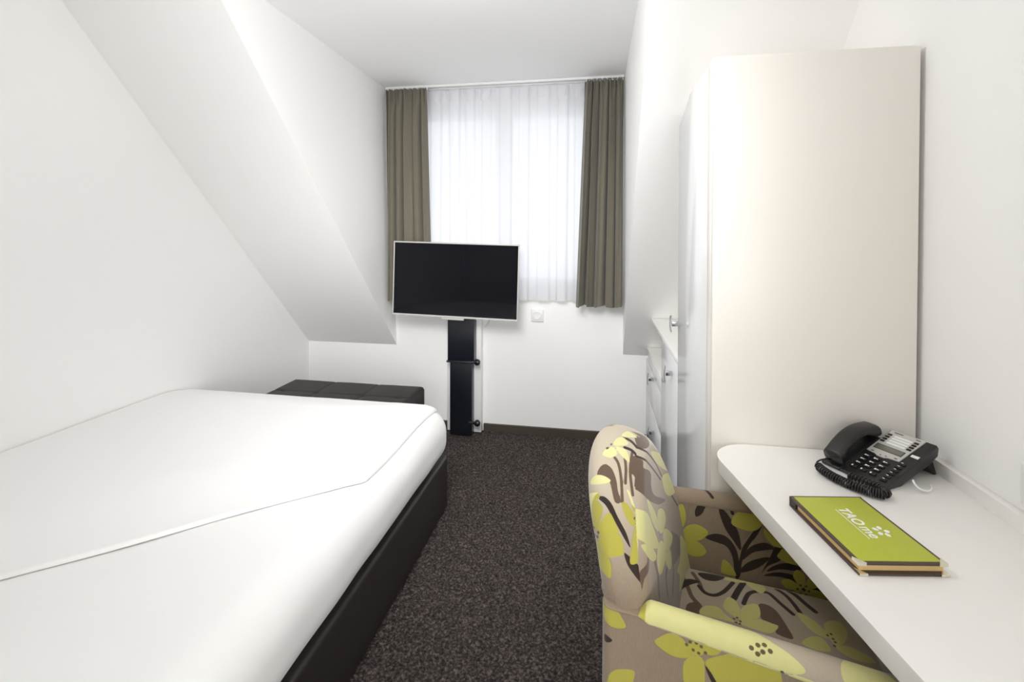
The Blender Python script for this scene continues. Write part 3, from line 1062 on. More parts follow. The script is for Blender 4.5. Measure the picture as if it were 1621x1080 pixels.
# ---------------------------------------------------------------- flowered armchair
# shapes of the woven pattern in millimetres on each panel: (panel, layer, stroke half-width or 0 for an outline, coordinates)
# layers: f flower, d dark leaf, s brown swirl, m stamen
PAT = [
('B','f',0,(-196,927,-116,908,-57,882,21,841,-69,874,-155,906)),
('B','f',0,(-294,941,-259,941,-187,917,-137,888,-157,887,-245,920)),
('B','f',0,(-387,962,-356,958,-303,941,-270,919,-280,915,-335,934,-365,949)),
('B','f',0,(-272,929,-221,907,-169,878,-159,850,-199,874,-246,904)),
('B','f',0,(-483,959,-464,959,-428,946,-383,924,-353,903,-386,914,-437,936)),
('B','f',0,(63,787,151,748,224,699,247,661,179,693,89,752)),
('B','f',0,(238,740,282,709,317,660,282,655,239,693,221,727)),
('B','f',0,(132,701,216,672,308,627,265,619,172,634,124,660,115,689)),
('B','f',0,(294,629,358,586,425,526,393,518,322,563,281,612)),
('B','f',0,(-298,839,-264,821,-222,786,-205,760,-225,757,-269,791,-295,824)),
('B','f',0,(-240,834,-217,818,-194,786,-189,765,-206,778,-224,804)),
('B','f',0,(-181,770,-147,756,-108,727,-91,695,-74,661,-69,642,-115,663,-170,704,-194,738)),
('B','f',0,(-235,759,-194,738,-184,715,-204,699,-245,708,-312,748,-282,755)),
('B','f',0,(-182,707,-138,681,-108,645,-138,651,-175,682)),
('B','f',0,(-92,751,-59,721,-33,680,-48,662,-85,698,-93,725)),
('B','f',0,(-11,685,51,660,73,633,49,624,-8,636,-44,664)),
('B','f',0,(4,629,52,614,103,572,76,563,7,586,-10,612)),
('B','f',0,(-79,648,-25,629,0,594,-36,591,-106,605,-114,632)),
('B','f',0,(-9,591,49,566,39,540,1,550,-29,583)),
('B','f',0,(176,532,212,490,265,483,334,449,280,432,337,393,254,407,158,440,70,456,101,475,86,495,136,497)),
('B','m',3,(-208,763)),
('B','m',3,(-200,749)),
('B','m',3,(-175,749)),
('B','m',3,(-40,655)),
('B','m',3,(-42,649)),
('B','m',3,(-42,641)),
('B','m',3,(-349,957)),
('B','m',3,(-325,951)),
('B','m',3,(-310,949)),
('B','m',3,(246,672)),
('B','m',3,(240,664)),
('B','d',3,(-171,911,-81,867,-4,817,77,757,121,702,195,597)),
('B','d',3,(-185,893,-102,853,-26,804,44,752,100,704)),
('B','d',0,(-442,921,-410,905,-373,876,-346,843,-325,818,-299,787,-289,759,-319,789,-349,824,-377,857,-408,891,-442,918)),
('B','d',0,(-340,782,-301,751,-256,710,-224,674,-215,651,-225,646,-265,687,-307,730,-334,761)),
('B','s',7,(-169,685,-179,670,-207,663,-223,643)),
('B','s',8,(-131,645,-127,617,-143,590)),
('B','d',5,(-31,572,-61,571,-75,545)),
('B','s',8,(57,540,41,517,-17,511)),
('B','s',0,(38,608,97,582,155,539,158,502,62,524,61,559)),
('B','s',0,(-149,840,-118,843,-69,827,-38,807,-54,798,-19,779,1,760,-27,745,-6,717,106,653,14,687,-91,750,-123,785,-131,807,-156,826)),
('B','s',0,(-437,950,-416,952,-374,940,-337,917,-317,898,-311,881,-312,865,-302,843,-347,865,-358,898,-367,911,-383,924)),
('B','s',0,(-23,855,37,840,93,808,60,801,-2,818,-19,838)),
('B','s',3,(-300,920,-274,896,-269,869,-290,837)),
('B','s',3,(-201,880,-206,860,-238,844)),
('B','s',3,(-107,850,-169,835,-187,797)),
('E','f',0,(-198,799,-189,803,-177,799,-168,790,-169,775,-176,754,-180,743,-191,747,-197,773)),
('E','f',0,(-178,743,-171,762,-155,783,-145,773,-135,751,-150,746,-166,737)),
('E','f',0,(-174,731,-159,740,-139,748,-129,740,-125,715,-137,706,-155,702,-167,715)),
('E','f',0,(-183,720,-173,723,-155,702,-148,686,-149,664,-160,667,-174,679,-182,699)),
('E','f',0,(-194,745,-183,727,-182,710,-185,705,-191,722)),
('E','f',0,(-206,807,-177,817,-176,804,-189,803,-202,799)),
('E','m',3,(-191,742)),
('E','m',3,(-185,747)),
('E','m',3,(-189,733)),
('E','m',3,(-183,733)),
('E','m',3,(-175,741)),
('E','m',3,(-177,732)),
('E','f',0,(-131,943,-118,955,-108,953,-94,945,-108,942,-122,939)),
('E','f',0,(-149,917,-143,932,-128,938,-117,930,-119,922,-137,917)),
('E','f',0,(-172,894,-165,906,-151,913,-141,905,-142,896,-155,889,-165,890)),
('E','f',0,(-143,914,-131,914,-119,909,-113,887,-122,891,-134,900)),
('E','f',0,(-196,830,-191,844,-178,851,-163,850,-152,844,-161,837,-178,832)),
('E','f',0,(-83,917,-73,916,-63,905,-57,886,-64,886,-77,899)),
('E','f',0,(-67,935,-61,927,-54,906,-55,892,-61,905,-66,922)),
('E','f',0,(-67,877,-60,884,-50,883,-51,865,-56,844,-62,845,-67,862)),
('E','f',0,(-51,880,-44,872,-35,856,-35,842,-42,847,-50,865)),
('E','f',0,(-129,806,-121,807,-109,795,-102,779,-104,765,-116,773,-126,791)),
('E','f',0,(-120,833,-114,829,-106,810,-101,793,-106,796,-112,812)),
('E','f',0,(-101,802,-96,806,-87,800,-80,780,-74,759,-70,747,-77,740,-89,746,-97,765)),
('E','f',0,(-105,761,-97,765,-92,748,-91,721,-97,703,-113,698,-110,727)),
('E','f',0,(-90,742,-82,744,-74,729,-77,717,-85,722)),
('E','f',0,(-90,828,-82,818,-74,795,-72,774,-80,786,-86,805)),
('E','f',0,(-73,809,-66,816,-61,805,-61,788,-66,772,-72,777)),
('E','f',0,(-64,772,-59,782,-51,773,-51,754,-57,739,-62,752)),
('E','f',0,(-72,746,-66,758,-59,742,-60,721,-67,694,-72,714)),
('E','f',0,(-59,736,-52,744,-49,719,-52,708,-59,718)),
('E','f',0,(-43,775,-37,761,-34,777,-29,781,-28,750,-22,748,-25,723,-31,703,-36,671,-38,702,-41,709,-40,733)),
('E','m',3,(-103,781)),
('E','m',3,(-100,771)),
('E','m',3,(-97,785)),
('E','m',3,(-71,771)),
('E','m',3,(-70,766)),
('E','m',3,(-68,759)),
('E','m',3,(-163,908)),
('E','m',3,(-157,913)),
('E','m',3,(-154,918)),
('E','m',3,(-58,893)),
('E','m',3,(-57,886)),
('E','d',3,(-125,938,-108,932,-93,918,-78,899,-68,874,-51,826)),
('E','d',3,(-124,916,-107,912,-93,899,-80,884,-69,867)),
('E','d',0,(-176,809,-164,811,-150,801,-138,780,-129,766,-119,749,-112,726,-122,738,-134,756,-147,775,-161,795,-175,804)),
('E','d',0,(-124,715,-112,709,-98,698,-88,684,-83,668,-83,655,-95,668,-108,682,-119,697)),
('E','s',7,(-85,729,-83,709,-85,684,-82,654)),
('E','s',8,(-75,714,-70,692,-67,658)),
('E','d',5,(-57,709,-59,691,-55,661)),
('E','s',8,(-48,728,-46,703,-47,667)),
('E','s',0,(-59,771,-53,778,-45,771,-40,747,-46,718,-51,744)),
('E','s',0,(-110,881,-107,897,-100,903,-94,898,-94,884,-88,882,-84,874,-84,851,-78,837,-62,833,-72,822,-89,828,-98,844,-103,860,-109,866)),
('E','s',0,(-181,850,-177,865,-165,875,-152,869,-145,858,-140,844,-137,826,-131,807,-143,805,-152,835,-157,845,-163,850)),
('E','s',0,(-100,942,-93,949,-84,941,-86,926,-93,919,-97,929)),
('E','s',3,(-146,892,-137,880,-131,853,-128,808)),
('E','s',3,(-124,897,-121,875,-122,844)),
('E','s',3,(-107,908,-112,869,-107,824)),
('N','f',0,(-69,572,-57,587,-41,599,-26,599,-18,594,-14,586,-6,572,-20,562,-36,559,-55,563)),
('N','f',0,(-39,617,-23,616,-8,618,5,617,8,611,6,604,-5,600,-23,601,-33,607)),
('N','f',0,(8,608,17,618,34,620,46,613,40,596,27,586,12,585,8,595)),
('N','f',0,(-6,571,5,577,14,571,16,549,13,528,-15,515,-20,540,-17,558)),
('N','f',0,(-15,587,8,604,14,584,-4,573)),
('N','f',0,(-169,616,-158,616,-138,611,-128,600,-120,584,-135,577,-151,578,-162,588)),
('N','f',0,(-152,479,-145,492,-132,501,-105,507,-106,488,-111,473,-152,455)),
('N','f',0,(17,573,47,596,72,614,97,620,122,616,131,596,128,571,92,540,47,535,27,555)),
('N','f',0,(131,610,151,622,186,620,168,605,140,600)),
('N','f',0,(88,620,109,622,128,612,104,602)),
('N','d',0,(-160,556,-152,556,-144,552,-152,545,-160,543)),
('N','d',0,(15,566,21,562,38,548,41,538,28,539)),
('N','m',3,(-14,589)),
('N','m',3,(-8,596)),
('N','m',3,(2,598)),
('N','m',3,(10,595)),
('N','m',3,(-3,584)),
('N','m',3,(6,582)),
('N','m',3,(17,587)),
('N','m',3,(113,613)),
('N','m',3,(122,608)),
('N','m',3,(132,619)),
('N','m',3,(128,607)),
('F','f',0,(-44,589,-32,594,-25,567,-29,541,-37,534,-42,561)),
('F','f',0,(-34,523,-18,543,5,548,30,534,18,514,-2,503,-28,503)),
('F','f',0,(-34,498,-13,505,13,499,26,478,8,464,-15,464,-28,479)),
('F','f',0,(-33,470,-20,461,-20,444,-28,432)),
('F','f',0,(85,568,98,597,123,608,142,600,157,578,138,557,109,556)),
('F','f',0,(161,568,176,555,205,528,186,527,169,540,162,552)),
('F','f',0,(192,502,196,513,207,524,236,492,210,492)),
('F','f',0,(62,450,67,469,85,458,98,433,80,431,62,434)),
('F','d',0,(0,569,-2,588,12,609,38,616,23,598,15,580)),
('F','d',0,(55,598,68,598,89,571,104,541,108,501,89,525,69,554)),
('F','d',0,(23,518,44,532,69,532,89,516,102,486,105,432,95,430,89,478,74,505,49,511)),
('F','d',0,(157,575,145,568,123,531,109,499,100,434,107,435,112,477,128,519,143,543)),
('F','d',0,(112,477,124,507,143,524,167,532,186,521,162,512,136,501)),
('F','d',0,(107,444,119,468,146,487,174,496,158,473,134,455)),
('F','d',0,(153,445,170,473,201,496,205,523,186,525,177,501)),
('F','d',0,(168,459,187,479,215,490,247,484,233,475,198,471)),
('F','d',0,(161,447,187,461,217,464,245,455,264,430,250,429,229,446,199,452)),
('F','d',0,(264,430,289,425,289,451,268,467)),
('F','d',4,(80,619,88,593)),
('S','f',0,(71,184,88,190,112,188,116,179,92,172,68,170)),
('S','f',0,(98,186,114,211,137,222,157,209,136,193,117,187)),
('S','f',0,(116,181,136,193,157,185,160,168,148,148,133,157)),
('S','f',0,(151,199,175,200,202,195,196,185,168,186)),
('S','d',0,(-47,87,-36,122,-16,142,11,138,-11,120,-30,98,-39,65)),
('S','d',0,(6,175,21,152,48,155,71,184,44,185)),
('S','d',5,(8,120,22,99,43,97,65,120,87,166)),
('S','d',7,(111,175,96,135,85,102)),
('S','d',5,(105,92,119,133,139,152,163,157,178,138,187,124,207,98)),
('S','d',5,(184,184,202,165,215,135,226,99)),
('S','d',6,(212,187,226,174,241,148,256,127)),
('S','s',5,(-32,152,-18,110,-8,77,8,55)),
('S','s',5,(-7,170,8,136,13,114)),
('S','s',0,(137,101,155,109,174,94,189,52,195,20,165,23,162,37,138,59)),
('S','s',0,(-1,60,16,50,10,26,-18,24,-18,49)),
('S','f',0,(10,26,19,53,48,60,64,43,82,26,55,23)),
('S','f',0,(61,75,72,102,89,95,97,68,93,38,75,47,62,59)),
('S','f',0,(98,69,111,91,134,102,139,80,133,57,110,40,93,38)),
('S','f',0,(87,28,132,53,158,51,171,46,152,20,121,20)),
('S','f',0,(216,106,239,102,258,82,270,57,254,50,230,67)),
('S','f',0,(210,15,228,40,249,48,261,35,263,15,236,6)),
('S','f',0,(267,93,287,113,305,112,309,86,295,52,275,37,266,63)),
('S','f',0,(275,33,299,46,321,41,345,30,320,14,291,16)),
('S','m',3,(81,35)),
('S','m',3,(88,41)),
('S','m',3,(94,32)),
('S','m',3,(92,24)),
('S','m',3,(85,25)),
('S','m',3,(266,59)),
('S','m',3,(274,66)),
('S','m',3,(277,45)),
('S','m',3,(275,53)),
('S','m',3,(273,33))]
SKY = 1.3
EXPO = 0.0
FILL_LIGHTS = [  # added fill lights, unseen, strengths balanced to even out the room
    ('unseen_fill_overhead', (-.55, 1.25, 2.00), .12, 12.5, (1.0, .99, .98)),  # added overhead fill, no fixture
    ('unseen_fill_rear', (.45, -.60, 1.25), .25, 12.5, (1.0, .98, .95)),  # added fill behind the camera
    ('fill_spot_window_wall', (-.35, .45, 2.10), .45, 200, (1.0, 1.0, .99)),  # added spot brightening the window wall
    ('fill_spot_dormer', (-.45, -.9, 1.40), .25, 90, (1.0, 1.0, 1.0)),  # added spot lifting the dormer ceiling and cheeks
    ('fill_spot_bed', (.5, -.7, .85), .25, 74, (1.0, .995, .985)),  # added low spot brightening the mattress side
]
SPOTS = {'fill_spot_window_wall': ((-.60, 3.17, .60), 85), 'fill_spot_dormer': ((-.62, 2.5, 2.29), 70), 'fill_spot_bed': ((-.7, 1.6, .38), 55)}
def fabric_material():
    m = material('flowered_chenille', (1, 1, 1, 1), 0.85, sheen=0.35)
    nt = m.node_tree
    p = nt.nodes['Principled BSDF']
    p.inputs['Specular IOR Level'].default_value = 0.25
    p.inputs['Sheen Roughness'].default_value = 0.4
    def attr(n):
        a = nt.nodes.new('ShaderNodeAttribute')
        a.attribute_name = n
        return a.outputs['Fac']
    def mixc(fac, A, B):
        x = nt.nodes.new('ShaderNodeMix')
        x.data_type = 'RGBA'
        for s_, v in (('A', A), ('B', B)):
            if isinstance(v, tuple):
                x.inputs[s_].default_value = v
            else:
                nt.links.new(v, x.inputs[s_])
        if isinstance(fac, float):
            x.inputs['Factor'].default_value = fac
        else:
            nt.links.new(fac, x.inputs['Factor'])
        return x.outputs['Result']
    def edge(sock, w=0.5):
        r = nt.nodes.new('ShaderNodeMapRange')
        r.inputs['From Min'].default_value = -w
        r.inputs['From Max'].default_value = w
        nt.links.new(sock, r.inputs['Value'])
        return r.outputs['Result']
    tc = nt.nodes.new('ShaderNodeTexCoord')
    def noise_tex(scale, vec=None, det=3):
        n = nt.nodes.new('ShaderNodeTexNoise')
        n.inputs['Scale'].default_value = scale
        n.inputs['Detail'].default_value = det
        nt.links.new(vec or tc.outputs['Object'], n.inputs['Vector'])
        return n.outputs['Fac']
    mp = nt.nodes.new('ShaderNodeMapping')
    mp.inputs['Scale'].default_value = (1, 1, 0.12)
    nt.links.new(tc.outputs['Object'], mp.inputs['Vector'])
    weave = noise_tex(700, mp.outputs['Vector'])
    base = mixc(attr('pale_glare'), srgb(126, 108, 88), srgb(216, 204, 184))  # panel ground colour; also carries painted glare on back and arm top
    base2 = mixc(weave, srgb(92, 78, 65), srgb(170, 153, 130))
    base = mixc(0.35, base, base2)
    c = mixc(edge(attr('swirl')), base, srgb(102, 84, 70))
    c = mixc(edge(attr('dark')), c, srgb(54, 42, 37))
    fl = mixc(attr('tone_glare'), srgb(172, 164, 58), srgb(222, 219, 160))  # olive to pale flowers, washed out where glare is painted in
    fl = mixc(noise_tex(60), mixc(0.12, fl, srgb(130, 120, 40)), fl)
    c = mixc(edge(attr('flower')), c, fl)
    c = mixc(edge(attr('stamen')), c, srgb(98, 86, 60))
    nt.links.new(c, p.inputs['Base Color'])
    # chenille flowers stand a little proud of the weave
    b1 = nt.nodes.new('ShaderNodeBump')
    b1.inputs['Distance'].default_value = 0.0012
    b1.inputs['Strength'].default_value = 0.7
    nt.links.new(edge(attr('flower'), 1.2), b1.inputs['Height'])
    b2 = nt.nodes.new('ShaderNodeBump')
    b2.inputs['Distance'].default_value = 0.0008
    b2.inputs['Strength'].default_value = 0.5
    nt.links.new(weave, b2.inputs['Height'])
    nt.links.new(b1.outputs['Normal'], b2.inputs['Normal'])
    nt.links.new(b2.outputs['Normal'], p.inputs['Normal'])
    return m
FABRIC = fabric_material()

def catmull(P, closed, n=4):
    P = np.array(P, float)
    N = len(P)
    out = []
    for i in range(N if closed else N - 1):
        if closed:
            p0, p1, p2, p3 = P[i - 1], P[i], P[(i + 1) % N], P[(i + 2) % N]
        else:
            p0, p1, p2, p3 = P[max(i - 1, 0)], P[i], P[i + 1], P[min(i + 2, N - 1)]
        for k in range(n):
            t = k / n
            out.append(0.5 * (2 * p1 + (p2 - p0) * t + (2 * p0 - 5 * p1 + 4 * p2 - p3) * t * t + (3 * p1 - p0 - 3 * p2 + p3) * t ** 3))
    if not closed:
        out.append(P[-1])
    return np.array(out)

def seg_dist(Q, A, B):
    d = B - A
    L = (d * d).sum() + 1e-9
    t = np.clip(((Q - A) @ d) / L, 0, 1)
    return np.hypot(Q[:, 0] - A[0] - t * d[0], Q[:, 1] - A[1] - t * d[1])

def shape_sd(Q, w, pts):
    """signed distance in mm, positive inside"""
    P = np.array(pts, float).reshape(-1, 2)
    if len(P) == 1:
        return w - np.hypot(Q[:, 0] - P[0, 0], (Q[:, 1] - P[0, 1]))
    closed = w == 0
    C = catmull(P, closed)
    lo, hi = C.min(0) - 12 - w, C.max(0) + 12 + w
    res = np.full(len(Q), -12.0)
    sel = np.where((Q[:, 0] > lo[0]) & (Q[:, 0] < hi[0]) & (Q[:, 1] > lo[1]) & (Q[:, 1] < hi[1]))[0]
    if len(sel) == 0:
        return res
    q = Q[sel]
    d = np.full(len(q), 1e9)
    inside = np.zeros(len(q), bool)
    n = len(C)
    for i in range(n if closed else n - 1):
        A, B = C[i], C[(i + 1) % n]
        d = np.minimum(d, seg_dist(q, A, B))
        if closed:
            c1 = (A[1] > q[:, 1]) != (B[1] > q[:, 1])
            if abs(B[1] - A[1]) > 1e-9:
                inside ^= c1 & (q[:, 0] < (B[0] - A[0]) * (q[:, 1] - A[1]) / (B[1] - A[1]) + A[0])
    res[sel] = np.clip(np.where(inside, d, -d) if closed else w - d, -12, 12)
    return res

LAYER = {'f': 'flower', 'd': 'dark', 's': 'swirl', 'm': 'stamen'}
def pattern(panel_of, Q):
    """panel_of: panel letter per vertex; Q: vertex coordinates in mm on that panel"""
    out = {v: np.full(len(Q), -12.0) for v in LAYER.values()}
    second = np.full(len(Q), -12.0)
    for pn in set(panel_of):
        s = np.where(panel_of == pn)[0]
        for (a, ly, w, pts) in PAT:
            if a == pn:
                v = shape_sd(Q[s], w, pts)
                if ly == 'f':
                    second[s] = np.maximum(second[s], np.minimum(out['flower'][s], v))
                out[LAYER[ly]][s] = np.maximum(out[LAYER[ly]][s], v)
    # a fine line of ground cloth stays open between two petals that meet
    f_ = out['flower']
    out['flower'] = np.where(second > -1.0, np.minimum(f_, (f_ - second) - 0.9), f_)
    return out

# a flower and a leaf to fill the panels the photograph does not show
def add_flower(pn, x, y, r, turn):
    for k in range(6):
        a = turn + k * PI / 3
        def P_(d, o):
            return (x + d * math.cos(a) - o * math.sin(a), y + d * math.sin(a) + o * math.cos(a))
        q = [P_(.08 * r, 0), P_(.45 * r, .22 * r), P_(.75 * r, .26 * r), P_(r, .02 * r), P_(.75 * r, -.24 * r), P_(.4 * r, -.2 * r)]
        PAT.append((pn, 'f', 0, tuple(c for p in q for c in p)))
        PAT.append((pn, 'm', 3, P_(.24 * r, .06 * r)))
def add_leaf(pn, x, y, L, turn):
    def P_(d, o):
        return (x + d * math.cos(turn) - o * math.sin(turn), y + d * math.sin(turn) + o * math.cos(turn))
    q = [P_(0, 0), P_(.35 * L, .16 * L), P_(.7 * L, .2 * L), P_(L, .12 * L), P_(.7 * L, .02 * L), P_(.35 * L, -.04 * L)]
    PAT.append((pn, 'd', 0, tuple(c for p in q for c in p)))
for (x, y, r, t_) in ((-60, 360, 62, .3), (150, 330, 70, .8), (260, 520, 58, .1), (40, 250, 50, 1.0), (300, 300, 48, .5), (230, 420, 40, .7)):
    add_flower('N', x, y, r, t_)
for (x, y, L, t_) in ((60, 430, 90, .8), (90, 420, 80, 2.2), (200, 260, 80, 1.4), (-110, 320, 70, 1.1)):
    add_leaf('N', x, y, L, t_)
for (x, y, r, t_) in ((290, 560, 60, .3), (250, 430, 50, .8)):
    add_flower('F', x, y, r, t_)
for (x, y, r, t_) in ((-120, 700, 70, .3), (90, 760, 66, .9), (20, 540, 72, .2), (170, 560, 60, .6), (-170, 430, 62, .1), (70, 340, 66, .5)):
    add_flower('R', x, y, r, t_)
for (x, y, L, t_) in ((-60, 620, 110, 1.9), (-40, 610, 120, 1.1), (110, 640, 100, 2.0), (0, 400, 110, 1.7), (-100, 520, 90, 2.5)):
    add_leaf('R', x, y, L, t_)
for (x, y, r, t_) in ((-100, 250, 50, .3), (90, 300, 55, .9)):
    add_flower('X', x, y, r, t_)

for (x, y, r, t_) in ((-60, 400, 62, .3), (120, 330, 60, .8), (230, 500, 58, .1)):
    add_flower('M', x, y, r, t_)
for (x, y, L, t_) in ((20, 480, 90, .8), (-90, 500, 90, .4)):
    add_leaf('M', x, y, L, t_)
PAT.append(('M', 'd', 4, (10, 640, 40, 690)))

# top band of the near arm in the unrolled height coordinate
PAT.append(('N', 'f', 0, (-92, 621, -40, 619, 10, 619, 60, 619, 100, 619, 140, 620, 165, 632, 150, 648, 110, 668, 60, 700, -20, 700, -84, 700, -96, 660)))
PAT.append(('N', 'f', 0, (215, 640, 235, 618, 265, 622, 290, 650, 270, 685, 235, 690, 218, 668)))
for q in ((88, 640), (97, 634), (105, 640), (98, 648), (108, 652), (116, 645)):
    PAT.append(('N', 'm', 4, q))

CHTH = math.radians(-11.0)
fvec = np.array([math.cos(CHTH), math.sin(CHTH), 0]); lvec = np.array([-math.sin(CHTH), math.cos(CHTH), 0])
A0 = 0.10
CO = fvec * A0 + lvec * 1.15
ch = thing('armchair', 'armchair in taupe cloth with lime green flowers tucked under the desk', 'armchair', (float(CO[0]), float(CO[1]), 0), CHTH)
def chair_world(abz):
    abz = np.asarray(abz, float)
    return abz[:, :1] * fvec + (abz[:, 1:2] + 1.15) * lvec + abz[:, 2:3] * np.array([0, 0, 1.0])

def fabric_part(name, abz, F, panel, Q, pale_glare, tone_glare, angle=180):
    at = pattern(np.asarray(panel), np.asarray(Q, float))
    at['pale_glare'] = pale_glare
    at['tone_glare'] = tone_glare
    return np_mesh(name, chair_world(abz), F, FABRIC, ch, smooth=True, angle=angle, attrs=at)

# --- backrest: arched slab, raked, with fully rounded edge
HB_, Z0B, ZS, ZTOP = .238, .215, .600, .842
def back_top(b_):
    s_ = np.clip((np.asarray(b_) + HB_) / (2 * HB_), 0, 1) ** 1.10
    q = np.clip(np.abs(2 * s_ - 1), 0, 1)
    return ZS + (ZTOP - ZS) * (1 - q ** 2.1) ** (1 / 2.1)
nb, nz = 240, 260
sb = np.sin(np.linspace(-PI / 2, PI / 2, nb)) * HB_
tz = np.linspace(0, 1, nz)
tz = tz + 0.10 * np.sin(2 * PI * tz) / (2 * PI) * 0
tz = 1 - (1 - tz) ** 1.35
Bg = np.repeat(sb[:, None], nz, 1)
Zg = Z0B + (back_top(Bg) - Z0B) * tz[None, :]
# distance to the outline (sides and arch)
ol_b = np.sin(np.linspace(-PI / 2, PI / 2, 300)) * HB_
ol = np.stack([np.concatenate([[-HB_], ol_b, [HB_]]), np.concatenate([[Z0B - .2], back_top(ol_b), [Z0B - .2]])], 1)
Qd = np.stack([Bg.ravel(), Zg.ravel()], 1)
D = np.full(len(Qd), 1e9)
for i in range(len(ol) - 1):
    D = np.minimum(D, seg_dist(Qd, ol[i], ol[i + 1]))
D = D.reshape(Bg.shape)
rr_ = .042
q = np.clip(D / rr_, 0, 1)
fac = np.sqrt(np.clip(1 - (1 - q) ** 2, 0, 1))
af = -.040 - .19 * (Zg - .44) + .035 * (np.abs(Bg) / HB_) ** 2.2 * np.clip((.90 - Zg) / .3, 0, 1) * np.where(Bg > 0, 1, -.3)
ar = -.130 - .22 * (Zg - .44) - .20 * np.clip(Zg - .60, 0, 1)
mid_ = (af + ar) / 2; half = (af - ar) / 2
bulge = .006 * np.sin(np.clip(D / .2, 0, 1) * PI / 2)
Af = mid_ + (half + bulge) * fac
q2 = np.clip(D / .115, 0, 1)
fac2 = np.where(Zg > .62, np.sqrt(np.clip(1 - (1 - q2) ** 2, 0, 1)), fac)
bl = np.clip((Zg - .60) / .08, 0, 1)
fac2 = fac * (1 - bl) + fac2 * bl
Ar = mid_ - (half + bulge * .5) * fac2
Vf = np.stack([Af, Bg, Zg], -1).reshape(-1, 3)
Vr = np.stack([Ar, Bg, Zg], -1).reshape(-1, 3)
N = nb * nz
F = np.vstack([grid_faces(nb, nz)[:, ::-1], grid_faces(nb, nz, N)])
e = [(i * nz) for i in range(nb)]
remap = np.arange(2 * N)
for i in range(nb):
    for j in range(nz):
        if i in (0, nb - 1) or j == nz - 1:
            remap[N + i * nz + j] = i * nz + j
F = np.vstack([F, [(a, c, c + N, a + N) for a, c in zip(e, e[1:])]])
# vertices on the outline are shared in place; weld them later by merging coincident points
pan = np.full(2 * N, 'B'); pan[N:] = 'R'
Qv = np.vstack([np.stack([Bg.ravel(), Zg.ravel()], 1), np.stack([Bg.ravel(), Zg.ravel()], 1)]) * 1000
facr = np.concatenate([fac.ravel(), fac2.ravel()])
allV = np.vstack([Vf, Vr])
Dall = np.concatenate([D.ravel(), D.ravel()])
front = np.arange(2 * N) < N
# the cloth wraps obliquely round the near side and over the crown
lowfar = (allV[:, 1] > .05) | (allV[:, 2] < .42)
endp = ~lowfar & ((front & (facr < .80) & (Dall < rr_)) | (~front & (Dall < .10)))
pan[endp] = 'E'
db = allV[:, 1] + .238
kz = .41 + np.clip(.862 - allV[:, 2], 0, 1) * .62
Qv[endp] = (np.stack([allV[:, 0] + .141 * db, allV[:, 2] + kz * db], 1) * 1000)[endp]
pale_glare = np.where(pan == 'R', .1, np.clip((allV[:, 2] - .60) / .2, 0.1, 1))  # cloth lightens with height: glare on the crown put into the colour
tone_glare = np.where(pan == 'R', .1, np.where((pan == 'E') & (Qv[:, 1] < 815) & (allV[:, 1] < -.15), .1, np.clip((allV[:, 2] - .52) / .25, .35, 1)))  # flowers lighten upward too, as painted glare
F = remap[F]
fabric_part('backrest', allV, F, pan, Qv, pale_glare, tone_glare)

# --- arms: rounded slabs splayed outward, padded roll on top
def arm(sign):
    na = 230
    a_ = np.concatenate([np.linspace(-.166, .300, na - 24), .300 + .045 * np.sin(np.linspace(0, PI / 2, 25))[1:]])
    na = len(a_)
    V, pan, Q = [], [], []
    ring_n = None
    for a in a_:
        bo = max(.2505 + .115 * a, .2425)
        bi = .210 + .06 * a
        bi = min(bi, bo - .030)
        cb, hb = (bo + bi) / 2, (bo - bi) / 2
        ef = math.sqrt(max(0.0, 1 - (max(0, a - .300) / .0455) ** 2))
        be = math.sqrt(max(0.0, 1 - (max(0, -.146 - a) / .0205) ** 2))
        s_ = max(.04, ef * be)
        rf = np.clip((a + .098) / .022, 0, 1); rf = float(rf * rf * (3 - 2 * rf))
        top = .602 + .009 * (1 - rf) - .030 * (1 - ef)
        zl = .20
        hbs = hb * s_
        hr = (hb + .0015) * s_
        ring = []
        for z in np.arange(zl, top - .004, .0026).tolist() + [top - .003]:
            ring.append((cb + hbs, z, 'N' if sign < 0 else 'M', z))
        for k in range(0, 37):
            t = PI * k / 36
            zz = top + (.004 + .025 * rf) * math.sin(t) * (.4 + .6 * s_)
            x = cb + hr * math.cos(t)
            ring.append((x, zz, 'N' if sign < 0 else 'M', top + (k / 36) * (2 * .034 + .03) + .016))
        for z in reversed(np.arange(zl, top - .004, .0026).tolist() + [top - .003]):
            ring.append((cb - hbs, z, 'F', z))
        if ring_n is None:
            ring_n = len(ring)
        ring = ring[:ring_n] if len(ring) >= ring_n else ring + [ring[-1]] * (ring_n - len(ring))
        for (bb, zz, p_, qz) in ring:
            V.append((a, sign * bb, zz)); pan.append(p_); Q.append((a * 1000, qz * 1000))
    V = np.array(V)
    F = grid_faces(na, ring_n)
    e = []
    for i in range(na - 1):
        e.append((i * ring_n + ring_n - 1, i * ring_n, (i + 1) * ring_n, (i + 1) * ring_n + ring_n - 1)[::-1])
    # end caps: strips across the closed loop
    caps = []
    for base in (0, (na - 1) * ring_n):
        for k in range(ring_n // 2):
            c_ = (base + k, base + k + 1, base + ring_n - 2 - k, base + ring_n - 1 - k)
            if len(set(c_)) == 4:
                caps.append(c_ if base == 0 else c_[::-1])
    F = np.vstack([F, e, caps])
    if sign > 0:
        F = F[:, ::-1]
    pan = np.array(pan)
    pale_glare = np.where(pan == 'N', .15, 0.10)
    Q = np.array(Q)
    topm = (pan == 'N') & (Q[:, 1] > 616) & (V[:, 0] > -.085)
    pale_glare[topm] = .75  # window glare on the arm's top roll painted into cloth and flowers
    tone_glare = np.where(topm, .8, .1)
    return fabric_part('armrest', V, F, pan, Q, pale_glare, tone_glare)

def fixed_top(a): pass
arm(-1)
arm(1)

